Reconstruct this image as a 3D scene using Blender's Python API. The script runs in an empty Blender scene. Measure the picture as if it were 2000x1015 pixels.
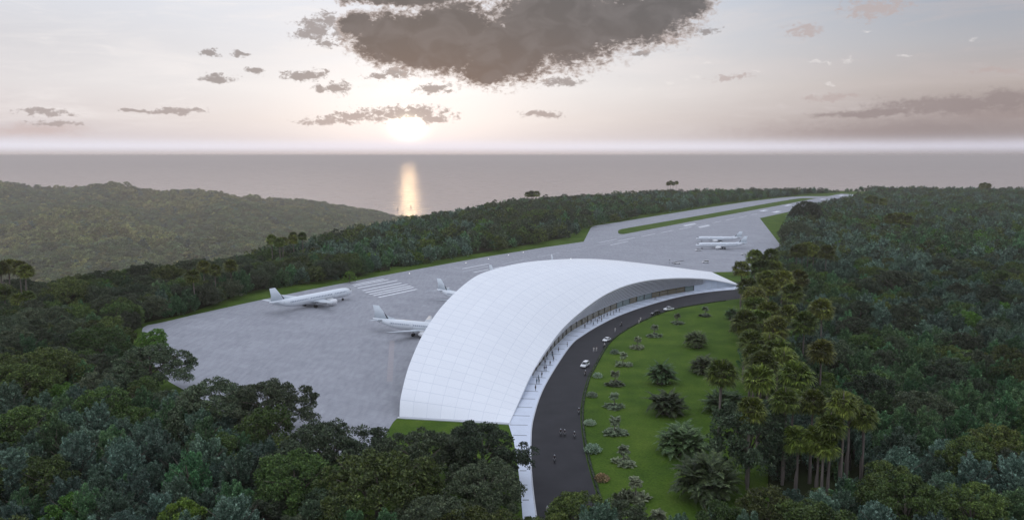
import bpy, math, random
import numpy as np
from mathutils import Vector, Matrix, Euler
from mathutils.geometry import tessellate_polygon
R_=math.radians
rng=np.random.default_rng(7); random.seed(7)
sc=bpy.context.scene
COL=sc.collection
F=1570.0; H=75.0; TH=math.atan((507.5-303)/F)

# ------------------------------------------------------------------ survey helper
def ray(x,y):
    cx=(x-1000)/F; cy=-(y-507.5)/F
    return (cx, math.cos(TH)+cy*math.sin(TH), -math.sin(TH)+cy*math.cos(TH))
def at(x,y,z=0.0):
    d=ray(x,y); t=(z-H)/d[2]
    return (d[0]*t,d[1]*t)
def azel(x,y):
    d=Vector(ray(x,y)).normalized()
    return math.degrees(math.atan2(d.x,d.y)), math.degrees(math.asin(d.z))

# ------------------------------------------------------------------ materials
def newmat(name):
    m=bpy.data.materials.new(name); m.use_nodes=True
    nt=m.node_tree; b=nt.nodes['Principled BSDF']
    return m,nt,b
def N(nt,t,**k):
    n=nt.nodes.new(t)
    for a,v in k.items():
        if a.startswith('i_'):
            n.inputs[a[2:].replace('_',' ')].default_value=v
        else: setattr(n,a,v)
    return n
def L(nt,a,b): nt.links.new(a,b)
def ramp(nt,stops,interp='LINEAR'):
    r=nt.nodes.new('ShaderNodeValToRGB'); cr=r.color_ramp; cr.interpolation=interp
    while len(cr.elements)<len(stops): cr.elements.new(0.5)
    for e,(p,c) in zip(cr.elements,stops): e.position=p; e.color=(*c,1)
    return r
def plain(name,col,rough=.6,metal=0.0,noise=0.0,nscale=1.0,coat=0.0):
    m,nt,b=newmat(name)
    b.inputs['Base Color'].default_value=(*col,1); b.inputs['Roughness'].default_value=rough; b.inputs['Metallic'].default_value=metal
    b.inputs['Coat Weight'].default_value=coat
    if noise>0:
        tc=N(nt,'ShaderNodeTexCoord'); n=N(nt,'ShaderNodeTexNoise'); n.inputs['Scale'].default_value=nscale; n.inputs['Detail'].default_value=6
        L(nt,tc.outputs['Object'],n.inputs['Vector'])
        r=ramp(nt,[(.3,tuple(c*(1-noise) for c in col)),(.7,tuple(min(1,c*(1+noise)) for c in col))])
        L(nt,n.outputs['Fac'],r.inputs['Fac']); L(nt,r.outputs['Color'],b.inputs['Base Color'])
    return m
def leafmat(name,dark,mid,light,trans=.10,nscale=.75,rough=.6,objvar=True):
    m,nt,b=newmat(name)
    tc=N(nt,'ShaderNodeTexCoord'); oi=N(nt,'ShaderNodeObjectInfo')
    n=N(nt,'ShaderNodeTexNoise'); n.inputs['Scale'].default_value=nscale; n.inputs['Detail'].default_value=5; n.inputs['Roughness'].default_value=.7
    L(nt,tc.outputs['Object'],n.inputs['Vector'])
    r=ramp(nt,[(.32,dark),(.48,mid),(.64,light)]); L(nt,n.outputs['Fac'],r.inputs['Fac'])
    # each tree its own tint
    hs=N(nt,'ShaderNodeHueSaturation'); hs.inputs['Saturation'].default_value=1.12
    mr=N(nt,'ShaderNodeMapRange'); mr.inputs['To Min'].default_value=.47; mr.inputs['To Max'].default_value=.53
    L(nt,oi.outputs['Random'],mr.inputs['Value']); L(nt,mr.outputs['Result'],hs.inputs['Hue'])
    mu=N(nt,'ShaderNodeMath',operation='MULTIPLY'); mu.inputs[1].default_value=7.31; L(nt,oi.outputs['Random'],mu.inputs[0])
    fr=N(nt,'ShaderNodeMath',operation='FRACT'); L(nt,mu.outputs[0],fr.inputs[0])
    mv=N(nt,'ShaderNodeMapRange'); mv.inputs['To Min'].default_value=.6; mv.inputs['To Max'].default_value=1.45
    L(nt,fr.outputs[0],mv.inputs['Value']); L(nt,mv.outputs['Result'],hs.inputs['Value'])
    ge=N(nt,'ShaderNodeNewGeometry'); rr=ramp(nt,[(0,(.6,.6,.6)),(.6,(1.05,1.05,1.05)),(1,(1.8,1.8,1.75))]); L(nt,ge.outputs['Random Per Island'],rr.inputs[0])
    mm=N(nt,'ShaderNodeMix',data_type='RGBA',blend_type='MULTIPLY'); mm.inputs[0].default_value=1; L(nt,r.outputs['Color'],mm.inputs[6]); L(nt,rr.outputs[0],mm.inputs[7])
    L(nt,mm.outputs[2],hs.inputs['Color']); L(nt,hs.outputs['Color'],b.inputs['Base Color'])
    b.inputs['Roughness'].default_value=rough; b.inputs['Specular IOR Level'].default_value=.35
    t=N(nt,'ShaderNodeBsdfTranslucent'); L(nt,hs.outputs['Color'],t.inputs['Color'])
    mx=N(nt,'ShaderNodeMixShader'); mx.inputs[0].default_value=trans
    out=nt.nodes['Material Output']; L(nt,b.outputs[0],mx.inputs[1]); L(nt,t.outputs[0],mx.inputs[2]); L(nt,mx.outputs[0],out.inputs['Surface'])
    return m
M={}
M['olive']=leafmat('olive_leaves',(.028,.044,.014),(.062,.090,.028),(.135,.170,.055))
M['dark']=leafmat('dark_leaves',(.026,.040,.024),(.056,.076,.042),(.12,.145,.085))
M['grey']=leafmat('grey_green_leaves',(.028,.054,.036),(.082,.130,.090),(.26,.345,.27))
M['green']=leafmat('green_leaves',(.045,.085,.020),(.085,.145,.032),(.15,.22,.05))
M['fresh']=leafmat('emerald_leaves',(.030,.066,.032),(.075,.140,.066),(.18,.28,.14))
M['palm']=leafmat('palm_leaves',(.042,.058,.014),(.088,.112,.026),(.17,.19,.05),nscale=.8)
M['date']=leafmat('date_palm_fronds',(.030,.048,.020),(.055,.082,.032),(.105,.14,.06),nscale=.8)
M['lowplant']=leafmat('low_plant_leaves',(.06,.078,.045),(.13,.155,.09),(.24,.27,.17),nscale=1.2)
M['paleshrub']=leafmat('pale_shrub_leaves',(.10,.14,.09),(.22,.28,.20),(.42,.48,.36),nscale=3)
M['redshrub']=leafmat('reddish_shrub_leaves',(.10,.08,.04),(.20,.15,.09),(.36,.24,.15),nscale=3)
M['skirt']=plain('dead_fronds',(.075,.05,.03),.9,noise=.4,nscale=2)
M['bark']=plain('bark',(.10,.08,.062),.9,noise=.35,nscale=3)
M['palmbark']=plain('palm_bark',(.17,.14,.12),.9,noise=.3,nscale=4)
M['white']=plain('white_paint',(.80,.80,.80),.35,coat=.3)
M['jet']=plain('airliner_paint',(.72,.76,.80),.3,noise=.03,nscale=.5,coat=.4)
M['jetblue']=plain('fin_paint',(.66,.71,.75),.35)
M['dorsal']=plain('dark_fin_mark',(.03,.035,.045),.4)
M['winggrey']=plain('wing_grey',(.50,.53,.56),.4,noise=.05,nscale=.6)
M['jetwin']=plain('cabin_glass',(.10,.14,.22),.2)
M['black']=plain('black_rubber',(.02,.02,.02),.7)
M['steel']=plain('steel',(.35,.35,.37),.35,metal=.8)
M['darkmetal']=plain('dark_metal',(.04,.04,.045),.4)
M['carglass']=plain('car_glass',(.012,.014,.016),.08)
M['carwhite']=plain('car_white',(.78,.78,.78),.25,coat=.6)
M['carblack']=plain('car_black',(.015,.013,.013),.25,coat=.6)
M['lamp']=plain('headlight',(.85,.85,.8),.1)
M['red']=plain('tail_light',(.35,.02,.02),.2)
M['skin']=plain('skin',(.32,.18,.11),.6)
M['hair']=plain('hair',(.02,.015,.012),.7)
M['c_dark']=plain('dark_cloth',(.020,.022,.032),.85)
M['c_navy']=plain('navy_cloth',(.03,.04,.07),.85)
M['c_brown']=plain('brown_cloth',(.06,.045,.04),.85)
M['c_teal']=plain('teal_cloth',(.09,.16,.19),.85)
M['c_white']=plain('white_cloth',(.65,.63,.60),.85)
M['helmet']=plain('helmet',(.55,.57,.6),.3)
M['sail']=plain('sailcloth',(.13,.13,.14),.8)
M['hull']=plain('boat_hull',(.25,.25,.27),.4)
M['conc']=plain('pale_concrete',(.50,.50,.52),.7,noise=.08,nscale=.5)
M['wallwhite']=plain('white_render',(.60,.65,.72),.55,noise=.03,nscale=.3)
M['louvre']=plain('grey_louvres',(.60,.61,.64),.45)
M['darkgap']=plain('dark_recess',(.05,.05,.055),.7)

def pavement_mat():
    m,nt,b=newmat('apron_concrete')
    tc=N(nt,'ShaderNodeTexCoord')
    mp=N(nt,'ShaderNodeMapping'); mp.inputs['Rotation'].default_value=(0,0,R_(33.3)); L(nt,tc.outputs['Object'],mp.inputs['Vector'])
    br=N(nt,'ShaderNodeTexBrick'); br.inputs['Scale'].default_value=1.0; br.inputs['Brick Width'].default_value=9; br.inputs['Row Height'].default_value=4.5
    br.inputs['Mortar Size'].default_value=.045; br.inputs['Color1'].default_value=(.325,.325,.345,1); br.inputs['Color2'].default_value=(.355,.355,.375,1); br.inputs['Mortar'].default_value=(.26,.26,.28,1)
    br.offset=.5
    L(nt,mp.outputs[0],br.inputs['Vector'])
    n1=N(nt,'ShaderNodeTexNoise'); n1.inputs['Scale'].default_value=.05; n1.inputs['Detail'].default_value=8; n1.inputs['Roughness'].default_value=.6
    L(nt,tc.outputs['Object'],n1.inputs['Vector'])
    ms=N(nt,'ShaderNodeMapping'); ms.inputs['Rotation'].default_value=(0,0,R_(33.3)); ms.inputs['Scale'].default_value=(.6,.12,1); L(nt,tc.outputs['Object'],ms.inputs['Vector'])
    n2=N(nt,'ShaderNodeTexNoise'); n2.inputs['Scale'].default_value=1; n2.inputs['Detail'].default_value=5; L(nt,ms.outputs[0],n2.inputs['Vector'])
    r1=ramp(nt,[(.3,(.93,.93,.935)),(.7,(1.05,1.05,1.045))]); L(nt,n1.outputs['Fac'],r1.inputs['Fac'])
    r2=ramp(nt,[(.25,(.86,.86,.87)),(.75,(1.1,1.1,1.1))]); L(nt,n2.outputs['Fac'],r2.inputs['Fac'])
    a=N(nt,'ShaderNodeMix',data_type='RGBA',blend_type='MULTIPLY'); a.inputs[0].default_value=1; L(nt,br.outputs['Color'],a.inputs[6]); L(nt,r1.outputs[0],a.inputs[7])
    c=N(nt,'ShaderNodeMix',data_type='RGBA',blend_type='MULTIPLY'); c.inputs[0].default_value=1; L(nt,a.outputs[2],c.inputs[6]); L(nt,r2.outputs[0],c.inputs[7])
    L(nt,c.outputs[2],b.inputs['Base Color']); b.inputs['Roughness'].default_value=.9
    b.inputs['Specular IOR Level'].default_value=.08
    return m
M['pave']=pavement_mat()
def grass_mat():
    m,nt,b=newmat('mown_grass')
    tc=N(nt,'ShaderNodeTexCoord')
    n1=N(nt,'ShaderNodeTexNoise'); n1.inputs['Scale'].default_value=.07; n1.inputs['Detail'].default_value=9; n1.inputs['Roughness'].default_value=.65
    L(nt,tc.outputs['Object'],n1.inputs['Vector'])
    r=ramp(nt,[(.3,(.036,.074,.009)),(.5,(.060,.108,.012)),(.72,(.096,.145,.020))]); L(nt,n1.outputs['Fac'],r.inputs['Fac'])
    n2=N(nt,'ShaderNodeTexNoise'); n2.inputs['Scale'].default_value=1.7; n2.inputs['Detail'].default_value=6; L(nt,tc.outputs['Object'],n2.inputs['Vector'])
    r2=ramp(nt,[(.3,(.72,.74,.7)),(.7,(1.28,1.25,1.2))]); L(nt,n2.outputs['Fac'],r2.inputs['Fac'])
    a=N(nt,'ShaderNodeMix',data_type='RGBA',blend_type='MULTIPLY'); a.inputs[0].default_value=1; L(nt,r.outputs[0],a.inputs[6]); L(nt,r2.outputs[0],a.inputs[7])
    L(nt,a.outputs[2],b.inputs['Base Color']); b.inputs['Roughness'].default_value=.95; b.inputs['Specular IOR Level'].default_value=.1
    bp=N(nt,'ShaderNodeBump'); bp.inputs['Strength'].default_value=.7; bp.inputs['Distance'].default_value=.25; L(nt,n2.outputs['Fac'],bp.inputs['Height']); L(nt,bp.outputs[0],b.inputs['Normal'])
    return m
M['grass']=grass_mat()
def floor_mat():
    m,nt,b=newmat('forest_floor')
    tc=N(nt,'ShaderNodeTexCoord'); n1=N(nt,'ShaderNodeTexNoise'); n1.inputs['Scale'].default_value=.03; n1.inputs['Detail'].default_value=10
    L(nt,tc.outputs['Object'],n1.inputs['Vector'])
    r=ramp(nt,[(.3,(.030,.026,.018)),(.6,(.035,.045,.018)),(.8,(.06,.075,.03))]); L(nt,n1.outputs['Fac'],r.inputs['Fac']); L(nt,r.outputs[0],b.inputs['Base Color'])
    b.inputs['Roughness'].default_value=1; b.inputs['Specular IOR Level'].default_value=0
    return m
M['floor']=floor_mat()
def road_mat():
    m,nt,b=newmat('asphalt')
    tc=N(nt,'ShaderNodeTexCoord'); n1=N(nt,'ShaderNodeTexNoise'); n1.inputs['Scale'].default_value=.15; n1.inputs['Detail'].default_value=10
    L(nt,tc.outputs['Object'],n1.inputs['Vector'])
    r=ramp(nt,[(.3,(.020,.019,.021)),(.7,(.031,.029,.032))]); L(nt,n1.outputs['Fac'],r.inputs['Fac']); L(nt,r.outputs[0],b.inputs['Base Color'])
    b.inputs['Roughness'].default_value=.8; b.inputs['Specular IOR Level'].default_value=.25
    return m
M['road']=road_mat()
def roof_mat():
    m,nt,b=newmat('white_roof_panels')
    uv=N(nt,'ShaderNodeUVMap'); uv.uv_map='UVMap'
    sp=N(nt,'ShaderNodeSeparateXYZ'); L(nt,uv.outputs[0],sp.inputs[0])
    def line(o,w):
        f=N(nt,'ShaderNodeMath',operation='PINGPONG'); f.inputs[1].default_value=.5; L(nt,o,f.inputs[0])
        l=N(nt,'ShaderNodeMath',operation='LESS_THAN'); l.inputs[1].default_value=w; L(nt,f.outputs[0],l.inputs[0]); return l
    a=line(sp.outputs[0],.020); c=line(sp.outputs[1],.011)
    mx=N(nt,'ShaderNodeMath',operation='MAXIMUM'); L(nt,a.outputs[0],mx.inputs[0]); L(nt,c.outputs[0],mx.inputs[1])
    fl=N(nt,'ShaderNodeVectorMath',operation='FLOOR'); L(nt,uv.outputs[0],fl.inputs[0])
    wn=N(nt,'ShaderNodeTexWhiteNoise',noise_dimensions='2D'); L(nt,fl.outputs[0],wn.inputs[0])
    r=ramp(nt,[(0,(.80,.805,.82)),(1,(.83,.835,.845))]); L(nt,wn.outputs[0],r.inputs[0])
    m1=N(nt,'ShaderNodeMix',data_type='RGBA'); L(nt,mx.outputs[0],m1.inputs[0]); L(nt,r.outputs[0],m1.inputs[6]); m1.inputs[7].default_value=(.60,.62,.66,1)
    L(nt,m1.outputs[2],b.inputs['Base Color']); b.inputs['Roughness'].default_value=.42
    n2=N(nt,'ShaderNodeTexNoise'); n2.inputs['Scale'].default_value=.05; n2.inputs['Detail'].default_value=3
    return m
M['roof']=roof_mat()
def glass_mat(name,c):
    m,nt,b=newmat(name)
    b.inputs['Base Color'].default_value=(*c,1); b.inputs['Roughness'].default_value=.12; b.inputs['Specular IOR Level'].default_value=.6
    return m
M['glassbrown']=glass_mat('bronze_glass',(.13,.11,.06))
M['glassgreen']=glass_mat('green_reflection_glass',(.15,.19,.175))  # greenish reflection on some panes put into the glass colour
def water_mat():
    m,nt,b=newmat('sea_water')
    b.inputs['Base Color'].default_value=(.55,.44,.40,1); b.inputs['Roughness'].default_value=.8; b.inputs['Specular IOR Level'].default_value=0  # pinkish reflected sky put into the diffuse colour of the water
    gl=N(nt,'ShaderNodeBsdfGlossy'); gl.inputs['Roughness'].default_value=.17; gl.inputs['Color'].default_value=(.88,.79,.70,1)
    tc=N(nt,'ShaderNodeTexCoord')
    hs=[]
    for sc_,rot,st in(((.006,.02,1),10,.5),((.03,.09,1),-14,.5)):
        mp=N(nt,'ShaderNodeMapping'); mp.inputs['Scale'].default_value=sc_; mp.inputs['Rotation'].default_value=(0,0,R_(rot)); L(nt,tc.outputs['Object'],mp.inputs['Vector'])
        n=N(nt,'ShaderNodeTexNoise'); n.inputs['Scale'].default_value=1; n.inputs['Detail'].default_value=7; n.inputs['Roughness'].default_value=.6; L(nt,mp.outputs[0],n.inputs['Vector']); hs.append(n)
    bp=N(nt,'ShaderNodeBump'); bp.inputs['Strength'].default_value=.7; bp.inputs['Distance'].default_value=3.5; L(nt,hs[1].outputs['Fac'],bp.inputs['Height']); L(nt,bp.outputs[0],gl.inputs['Normal'])
    r=ramp(nt,[(.35,(.35,.35,.35)),(.65,(.8,.8,.8))]); L(nt,hs[0].outputs['Fac'],r.inputs[0])
    mx=N(nt,'ShaderNodeMixShader'); L(nt,r.outputs[0],mx.inputs[0]); L(nt,b.outputs[0],mx.inputs[1]); L(nt,gl.outputs[0],mx.inputs[2]); L(nt,mx.outputs[0],nt.nodes['Material Output'].inputs['Surface'])
    return m
M['sea']=water_mat()
def fuselage_mat():
    m,nt,b=newmat('fuselage_paint'); tc=N(nt,'ShaderNodeTexCoord'); sp=N(nt,'ShaderNodeSeparateXYZ'); L(nt,tc.outputs['Object'],sp.inputs[0])
    def mth(op,a,b_=None):
        n=N(nt,'ShaderNodeMath',operation=op); L(nt,a,n.inputs[0])
        if b_ is not None:
            if isinstance(b_,(int,float)): n.inputs[1].default_value=b_
            else: L(nt,b_,n.inputs[1])
        return n.outputs[0]
    def near(o,c,w): return mth('LESS_THAN',mth('ABSOLUTE',mth('SUBTRACT',o,c)),w)
    X,Z=sp.outputs[0],sp.outputs[2]
    fr=mth('PINGPONG',X,.42); win=mth('MULTIPLY',mth('LESS_THAN',fr,.2),near(Z,3.98,.27)); win=mth('MULTIPLY',win,near(X,2.0,15.4))
    gap=mth('ADD',near(X,9.5,.75),near(X,-3.6,.75)); win=mth('MULTIPLY',win,mth('LESS_THAN',gap,.5))
    door=None
    for x in(18.2,9.5,-3.6,-12.6):
        q=mth('MULTIPLY',near(mth('ABSOLUTE',mth('SUBTRACT',X,x)),.45,.06),near(Z,3.65,.95)); door=q if door is None else mth('MAXIMUM',door,q)
    c1=N(nt,'ShaderNodeMix',data_type='RGBA'); c1.inputs[6].default_value=(.74,.77,.80,1); c1.inputs[7].default_value=(.40,.44,.50,1); L(nt,door,c1.inputs[0])
    c2=N(nt,'ShaderNodeMix',data_type='RGBA'); L(nt,c1.outputs[2],c2.inputs[6]); c2.inputs[7].default_value=(.08,.12,.20,1); L(nt,win,c2.inputs[0])
    L(nt,c2.outputs[2],b.inputs['Base Color']); b.inputs['Roughness'].default_value=.3; b.inputs['Coat Weight'].default_value=.4
    return m
M['fuse']=fuselage_mat()
def mark_mat():
    m,nt,b=newmat('marking_paint')
    tc=N(nt,'ShaderNodeTexCoord'); n=N(nt,'ShaderNodeTexNoise'); n.inputs['Scale'].default_value=.8; n.inputs['Detail'].default_value=8; L(nt,tc.outputs['Object'],n.inputs['Vector'])
    r=ramp(nt,[(.3,(.66,.66,.68)),(.6,(.82,.82,.84))]); L(nt,n.outputs['Fac'],r.inputs['Fac']); L(nt,r.outputs[0],b.inputs['Base Color']); b.inputs['Roughness'].default_value=.6
    return m
M['mark']=mark_mat()
M['faint']=plain('worn_marking_paint',(.50,.50,.53),.6)
M['rust']=plain('worn_red_line',(.345,.315,.325),.7,noise=.08,nscale=.6)

# ------------------------------------------------------------------ mesh builder
class MB:
    def __init__(s): s.v=[]; s.f=[]; s.m=[]; s.n=0; s.uv=None; s.s=[]
    def add(s,v,f,mi=0,smooth=False):
        v=[tuple(p) for p in v]; k=len(s.v); s.v+=v
        for q in f: s.f.append(tuple(i+k for i in q)); s.m.append(mi); s.s.append(smooth)
        return s
    def box(s,c,d,mi=0,rz=0.0,taper=1.0):
        x,y,z=[q/2 for q in d]; V=[]
        for sz in(-1,1):
            t=1 if sz<0 else taper
            for sx,sy in((-1,-1),(1,-1),(1,1),(-1,1)):
                px,py=sx*x*t,sy*y*t
                if rz: px,py=px*math.cos(rz)-py*math.sin(rz),px*math.sin(rz)+py*math.cos(rz)
                V.append((c[0]+px,c[1]+py,c[2]+sz*z))
        return s.add(V,[(3,2,1,0),(4,5,6,7),(0,1,5,4),(1,2,6,5),(2,3,7,6),(3,0,4,7)],mi)
    def tube(s,pts,rad,n=8,mi=0,cap=True,smooth=True):
        P=[Vector(p) for p in pts]
        if not hasattr(rad,'__len__'): rad=[rad]*len(P)
        V=[];Fc=[]
        up=Vector((0,0,1))
        prev=None
        for i,p in enumerate(P):
            d=(P[min(i+1,len(P)-1)]-P[max(i-1,0)]).normalized()
            if prev is None:
                a=d.cross(up) if abs(d.z)<.95 else d.cross(Vector((1,0,0)))
                a.normalize()
            else:
                a=prev-d*prev.dot(d); a.normalize()
            prev=a; b=d.cross(a)
            for k in range(n):
                t=2*math.pi*k/n; V.append(p+(a*math.cos(t)+b*math.sin(t))*rad[i])
        for i in range(len(P)-1):
            for k in range(n):
                k2=(k+1)%n; Fc.append((i*n+k,i*n+k2,(i+1)*n+k2,(i+1)*n+k))
        if cap: Fc.append(tuple(range(n))[::-1]); Fc.append(tuple((len(P)-1)*n+k for k in range(n)))
        return s.add(V,Fc,mi,smooth)
    def loft(s,rings,mi=0,closed=True,caps=True,smooth=True):
        n=len(rings[0]);V=[p for r in rings for p in r];Fc=[]
        for i in range(len(rings)-1):
            for k in range(n if closed else n-1):
                k2=(k+1)%n; Fc.append((i*n+k,i*n+k2,(i+1)*n+k2,(i+1)*n+k))
        if caps and closed: Fc.append(tuple(range(n))[::-1]); Fc.append(tuple((len(rings)-1)*n+k for k in range(n)))
        return s.add(V,Fc,mi,smooth)
    def mesh(s,name,mats):
        me=bpy.data.meshes.new(name); me.from_pydata(s.v,[],s.f)
        for m in (mats if isinstance(mats,(list,tuple)) else [mats]): me.materials.append(m)
        me.polygons.foreach_set('material_index',s.m); me.polygons.foreach_set('use_smooth',s.s)
        me.update(); return me
    def build(s,name,mats,parent=None): return link(name,s.mesh(name,mats),parent)
def link(name,data,parent=None,loc=(0,0,0)):
    o=bpy.data.objects.new(name,data); COL.objects.link(o); o.location=loc
    if parent: o.parent=parent
    return o
def tag(o,label=None,cat=None,group=None,kind=None):
    if label: o['label']=label
    if cat: o['category']=cat
    if group: o['group']=group
    if kind: o['kind']=kind
    return o
def thing(name,label,cat,loc=(0,0,0),rz=0.0,group=None):
    o=link(name,None,None,loc); o.rotation_euler=(0,0,rz); o.empty_display_size=.5
    return tag(o,label,cat,group)
def copy_tree(o,parent=None):
    c=o.copy(); COL.objects.link(c); c.parent=parent
    for ch in KIDS(o): copy_tree(ch,c)
    return c
def KIDS(o): return [x for x in o.children]
def sheet(name,pts,z,mat,kind='structure',label=None):
    P=[Vector((p[0],p[1],z)) for p in pts]
    tris=tessellate_polygon([P]); mb=MB()
    def up(t):
        a,b,c=[P[i] for i in t]; return t if (b-a).cross(c-a).z>0 else (t[0],t[2],t[1])
    mb.add(P,[up(t) for t in tris]); o=mb.build(name,mat); tag(o,label,kind=kind); return o
def catmull(P,k=8):
    P=[Vector((p[0],p[1],p[2] if len(p)>2 else 0)) for p in P]; out=[]
    for i in range(len(P)-1):
        p0=P[i-1] if i else P[0]*2-P[1]; p1=P[i];p2=P[i+1];p3=P[i+2] if i+2<len(P) else P[-1]*2-P[-2]
        for j in range(k):
            t=j/k; out.append(.5*((2*p1)+(p2-p0)*t+(2*p0-5*p1+4*p2-p3)*t*t+(3*p1-p0-3*p2+p3)*t**3))
    out.append(P[-1]); return out
def resample(P,n):
    P=[Vector(p) for p in P]; d=[0]
    for a,b in zip(P,P[1:]): d.append(d[-1]+(b-a).length)
    out=[];j=0
    for i in range(n):
        s=d[-1]*i/(n-1)
        while j<len(P)-2 and d[j+1]<s: j+=1
        t=(s-d[j])/max(1e-9,d[j+1]-d[j]); out.append(P[j].lerp(P[j+1],min(1,max(0,t))))
    return out
def quads_mesh(name,V,mats,mi=None,nper=4):
    V=np.asarray(V,dtype=np.float32).reshape(-1,3); nf=len(V)//nper
    me=bpy.data.meshes.new(name); me.vertices.add(len(V)); me.vertices.foreach_set('co',V.ravel())
    me.loops.add(len(V)); me.loops.foreach_set('vertex_index',np.arange(len(V),dtype=np.int32))
    me.polygons.add(nf); me.polygons.foreach_set('loop_start',np.arange(0,len(V),nper,dtype=np.int32)); me.polygons.foreach_set('loop_total',np.full(nf,nper,dtype=np.int32))
    for m in (mats if isinstance(mats,(list,tuple)) else [mats]): me.materials.append(m)
    if mi is not None: me.polygons.foreach_set('material_index',np.asarray(mi,dtype=np.int32))
    me.update(calc_edges=True); me.validate(); return me
def unit(a): return a/np.maximum(1e-9,np.linalg.norm(a,axis=-1,keepdims=True))
def leaves(C,D,Ln,W,rg,droop=0.0):
    """rhomb leaves at centres C pointing along D, length Ln, width W"""
    D=unit(D); n=len(C); r=unit(rg.normal(size=(n,3))); S=unit(np.cross(D,r))
    Ln=np.asarray(Ln).reshape(-1,1)*np.ones((n,1)); W=np.asarray(W).reshape(-1,1)*np.ones((n,1))
    a=C-D*Ln*.5; b=C+S*W*.5+np.cross(D,S)*W*.15; c=C+D*Ln*.5-np.array([0,0,1])*Ln*droop; d=C-S*W*.5+np.cross(D,S)*W*.15
    return np.stack([a,b,c,d],1)

# ------------------------------------------------------------------ tree meshes
def crown_dome(seed,rad,top,bottom,nclump,per,leaf,cl=(1.3,2.4)):
    """broad crown: leaf clumps over a lumpy dome, gaps between"""
    g=np.random.default_rng(seed); Q=[]
    ph=g.uniform(0,6.28,4)
    for i in range(nclump):
        th=g.uniform(0,2*math.pi); u=g.uniform(-.45,1)            # u = sin elevation
        lump=1+.16*math.sin(2*th+ph[0])+.12*math.sin(3*th+ph[1])+.10*math.sin(5*th+4*u+ph[2])
        sh=g.uniform(.80,1.0) if g.random()<.8 else g.uniform(.45,.8)
        rr=math.sqrt(max(0,1-u*u))
        c=np.array([math.cos(th)*rr*rad*lump*sh, math.sin(th)*rr*rad*lump*sh, bottom+(top-bottom)*(.38+.62*u*sh*(.85+.15*lump))])
        cr=g.uniform(*cl)
        d=unit(g.normal(size=(per,3))+np.array([0,0,.55])); pos=c+d*cr*g.uniform(.55,1.05,size=(per,1))*np.array([1,1,.7])
        dr=unit(d+g.normal(size=(per,3))*.7)
        Q.append(leaves(pos,dr,g.uniform(.75,1.3,per)*leaf,g.uniform(.4,.6,per)*leaf,g))
    return np.concatenate(Q)
def crown_plume(seed,rad,top,npl,per,leaf,pl=(2.6,4.4),pr=.95):
    """bushy crown of many upright feathery plumes"""
    g=np.random.default_rng(seed); Q=[]
    for i in range(npl):
        th=g.uniform(0,2*math.pi); q=math.sqrt(g.uniform(0,1)); r=q*rad
        zt=top*(1-.62*q**2.2)*g.uniform(.82,1.06)
        tip=np.array([math.cos(th)*r,math.sin(th)*r,zt]); ax=unit(np.array([math.cos(th)*q*.8,math.sin(th)*q*.8,1.0])+g.normal(size=3)*.15)
        ln=g.uniform(*pl); t=g.uniform(0,1,per); w=pr*(.12+1.0*np.sqrt(t)*(1-.25*t))
        sd=unit(np.cross(g.normal(size=(per,3)),ax)); pos=tip-ax*(t*ln)[:,None]+sd*(w*g.uniform(.5,1,per))[:,None]
        dr=unit(sd*.75+ax*.9+g.normal(size=(per,3))*.3)
        Q.append(leaves(pos,dr,g.uniform(.8,1.3,per)*leaf,g.uniform(.3,.45,per)*leaf,g))
    return np.concatenate(Q)
def trunk_mb(h,r,rad,seed,mi=0,limbs=6,mb=None):
    g=random.Random(seed); mb=mb or MB()
    k=h*.42
    mb.tube([(0,0,-.6),(g.uniform(-.1,.1),g.uniform(-.1,.1),k*.5),(g.uniform(-.3,.3),g.uniform(-.3,.3),k),(g.uniform(-.5,.5),g.uniform(-.5,.5),h*.8)],[r*1.35,r,r*.8,r*.25],8,mi)
    for i in range(limbs):
        a=2*math.pi*i/limbs+g.uniform(-.4,.4); z0=k*g.uniform(.7,1.25); e=rad*g.uniform(.55,.9)
        mb.tube([(0,0,z0),(math.cos(a)*e*.4,math.sin(a)*e*.4,z0+(h-z0)*.35),(math.cos(a)*e,math.sin(a)*e,z0+(h-z0)*g.uniform(.55,.85))],[r*.5,r*.33,r*.1],6,mi)
    return mb
TREES={}   # key -> (crown mesh, trunk mesh, height, radius)
def deftree(key,crown,mat,h,rad,tr,seed):
    TREES[key]=(quads_mesh('crown',crown,mat),trunk_mb(h,tr,rad,seed).mesh('trunk',M['bark']),h,rad)
for i in range(3):
    deftree('dome_olive%d'%i,crown_dome(10+i,11.5,16.5,3.0,190,150,.58,(1.1,2.1)),M['olive'],16,11.5,.55,i)
    deftree('dome_dark%d'%i,crown_dome(20+i,11.5,16.0,3.0,175,160,.60,(1.1,2.1)),M['dark'],16,11.5,.55,i+5)
for i in range(3):
    deftree('plume_grey%d'%i,crown_plume(30+i,5.2,11.5,56,170,.50),M['grey'],10.5,5.2,.25,i+9)
    deftree('plume_fresh%d'%i,crown_plume(40+i,5.0,11.0,52,170,.50),M['fresh'],10.5,5.0,.25,i+12)
for i in range(2):
    deftree('round_green%d'%i,crown_dome(50+i,4.6,9.5,1.2,70,150,.42,(.7,1.4)),M['green'],9.3,4.6,.25,i+15)
    deftree('round_dark%d'%i,crown_dome(55+i,5.6,11.5,1.5,90,150,.45,(.8,1.6)),M['dark'],11.3,5.6,.3,i+18)
    deftree('round_olive%d'%i,crown_dome(60+i,5.6,11.5,1.5,90,150,.45,(.8,1.6)),M['olive'],11.3,5.6,.3,i+21)
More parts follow.
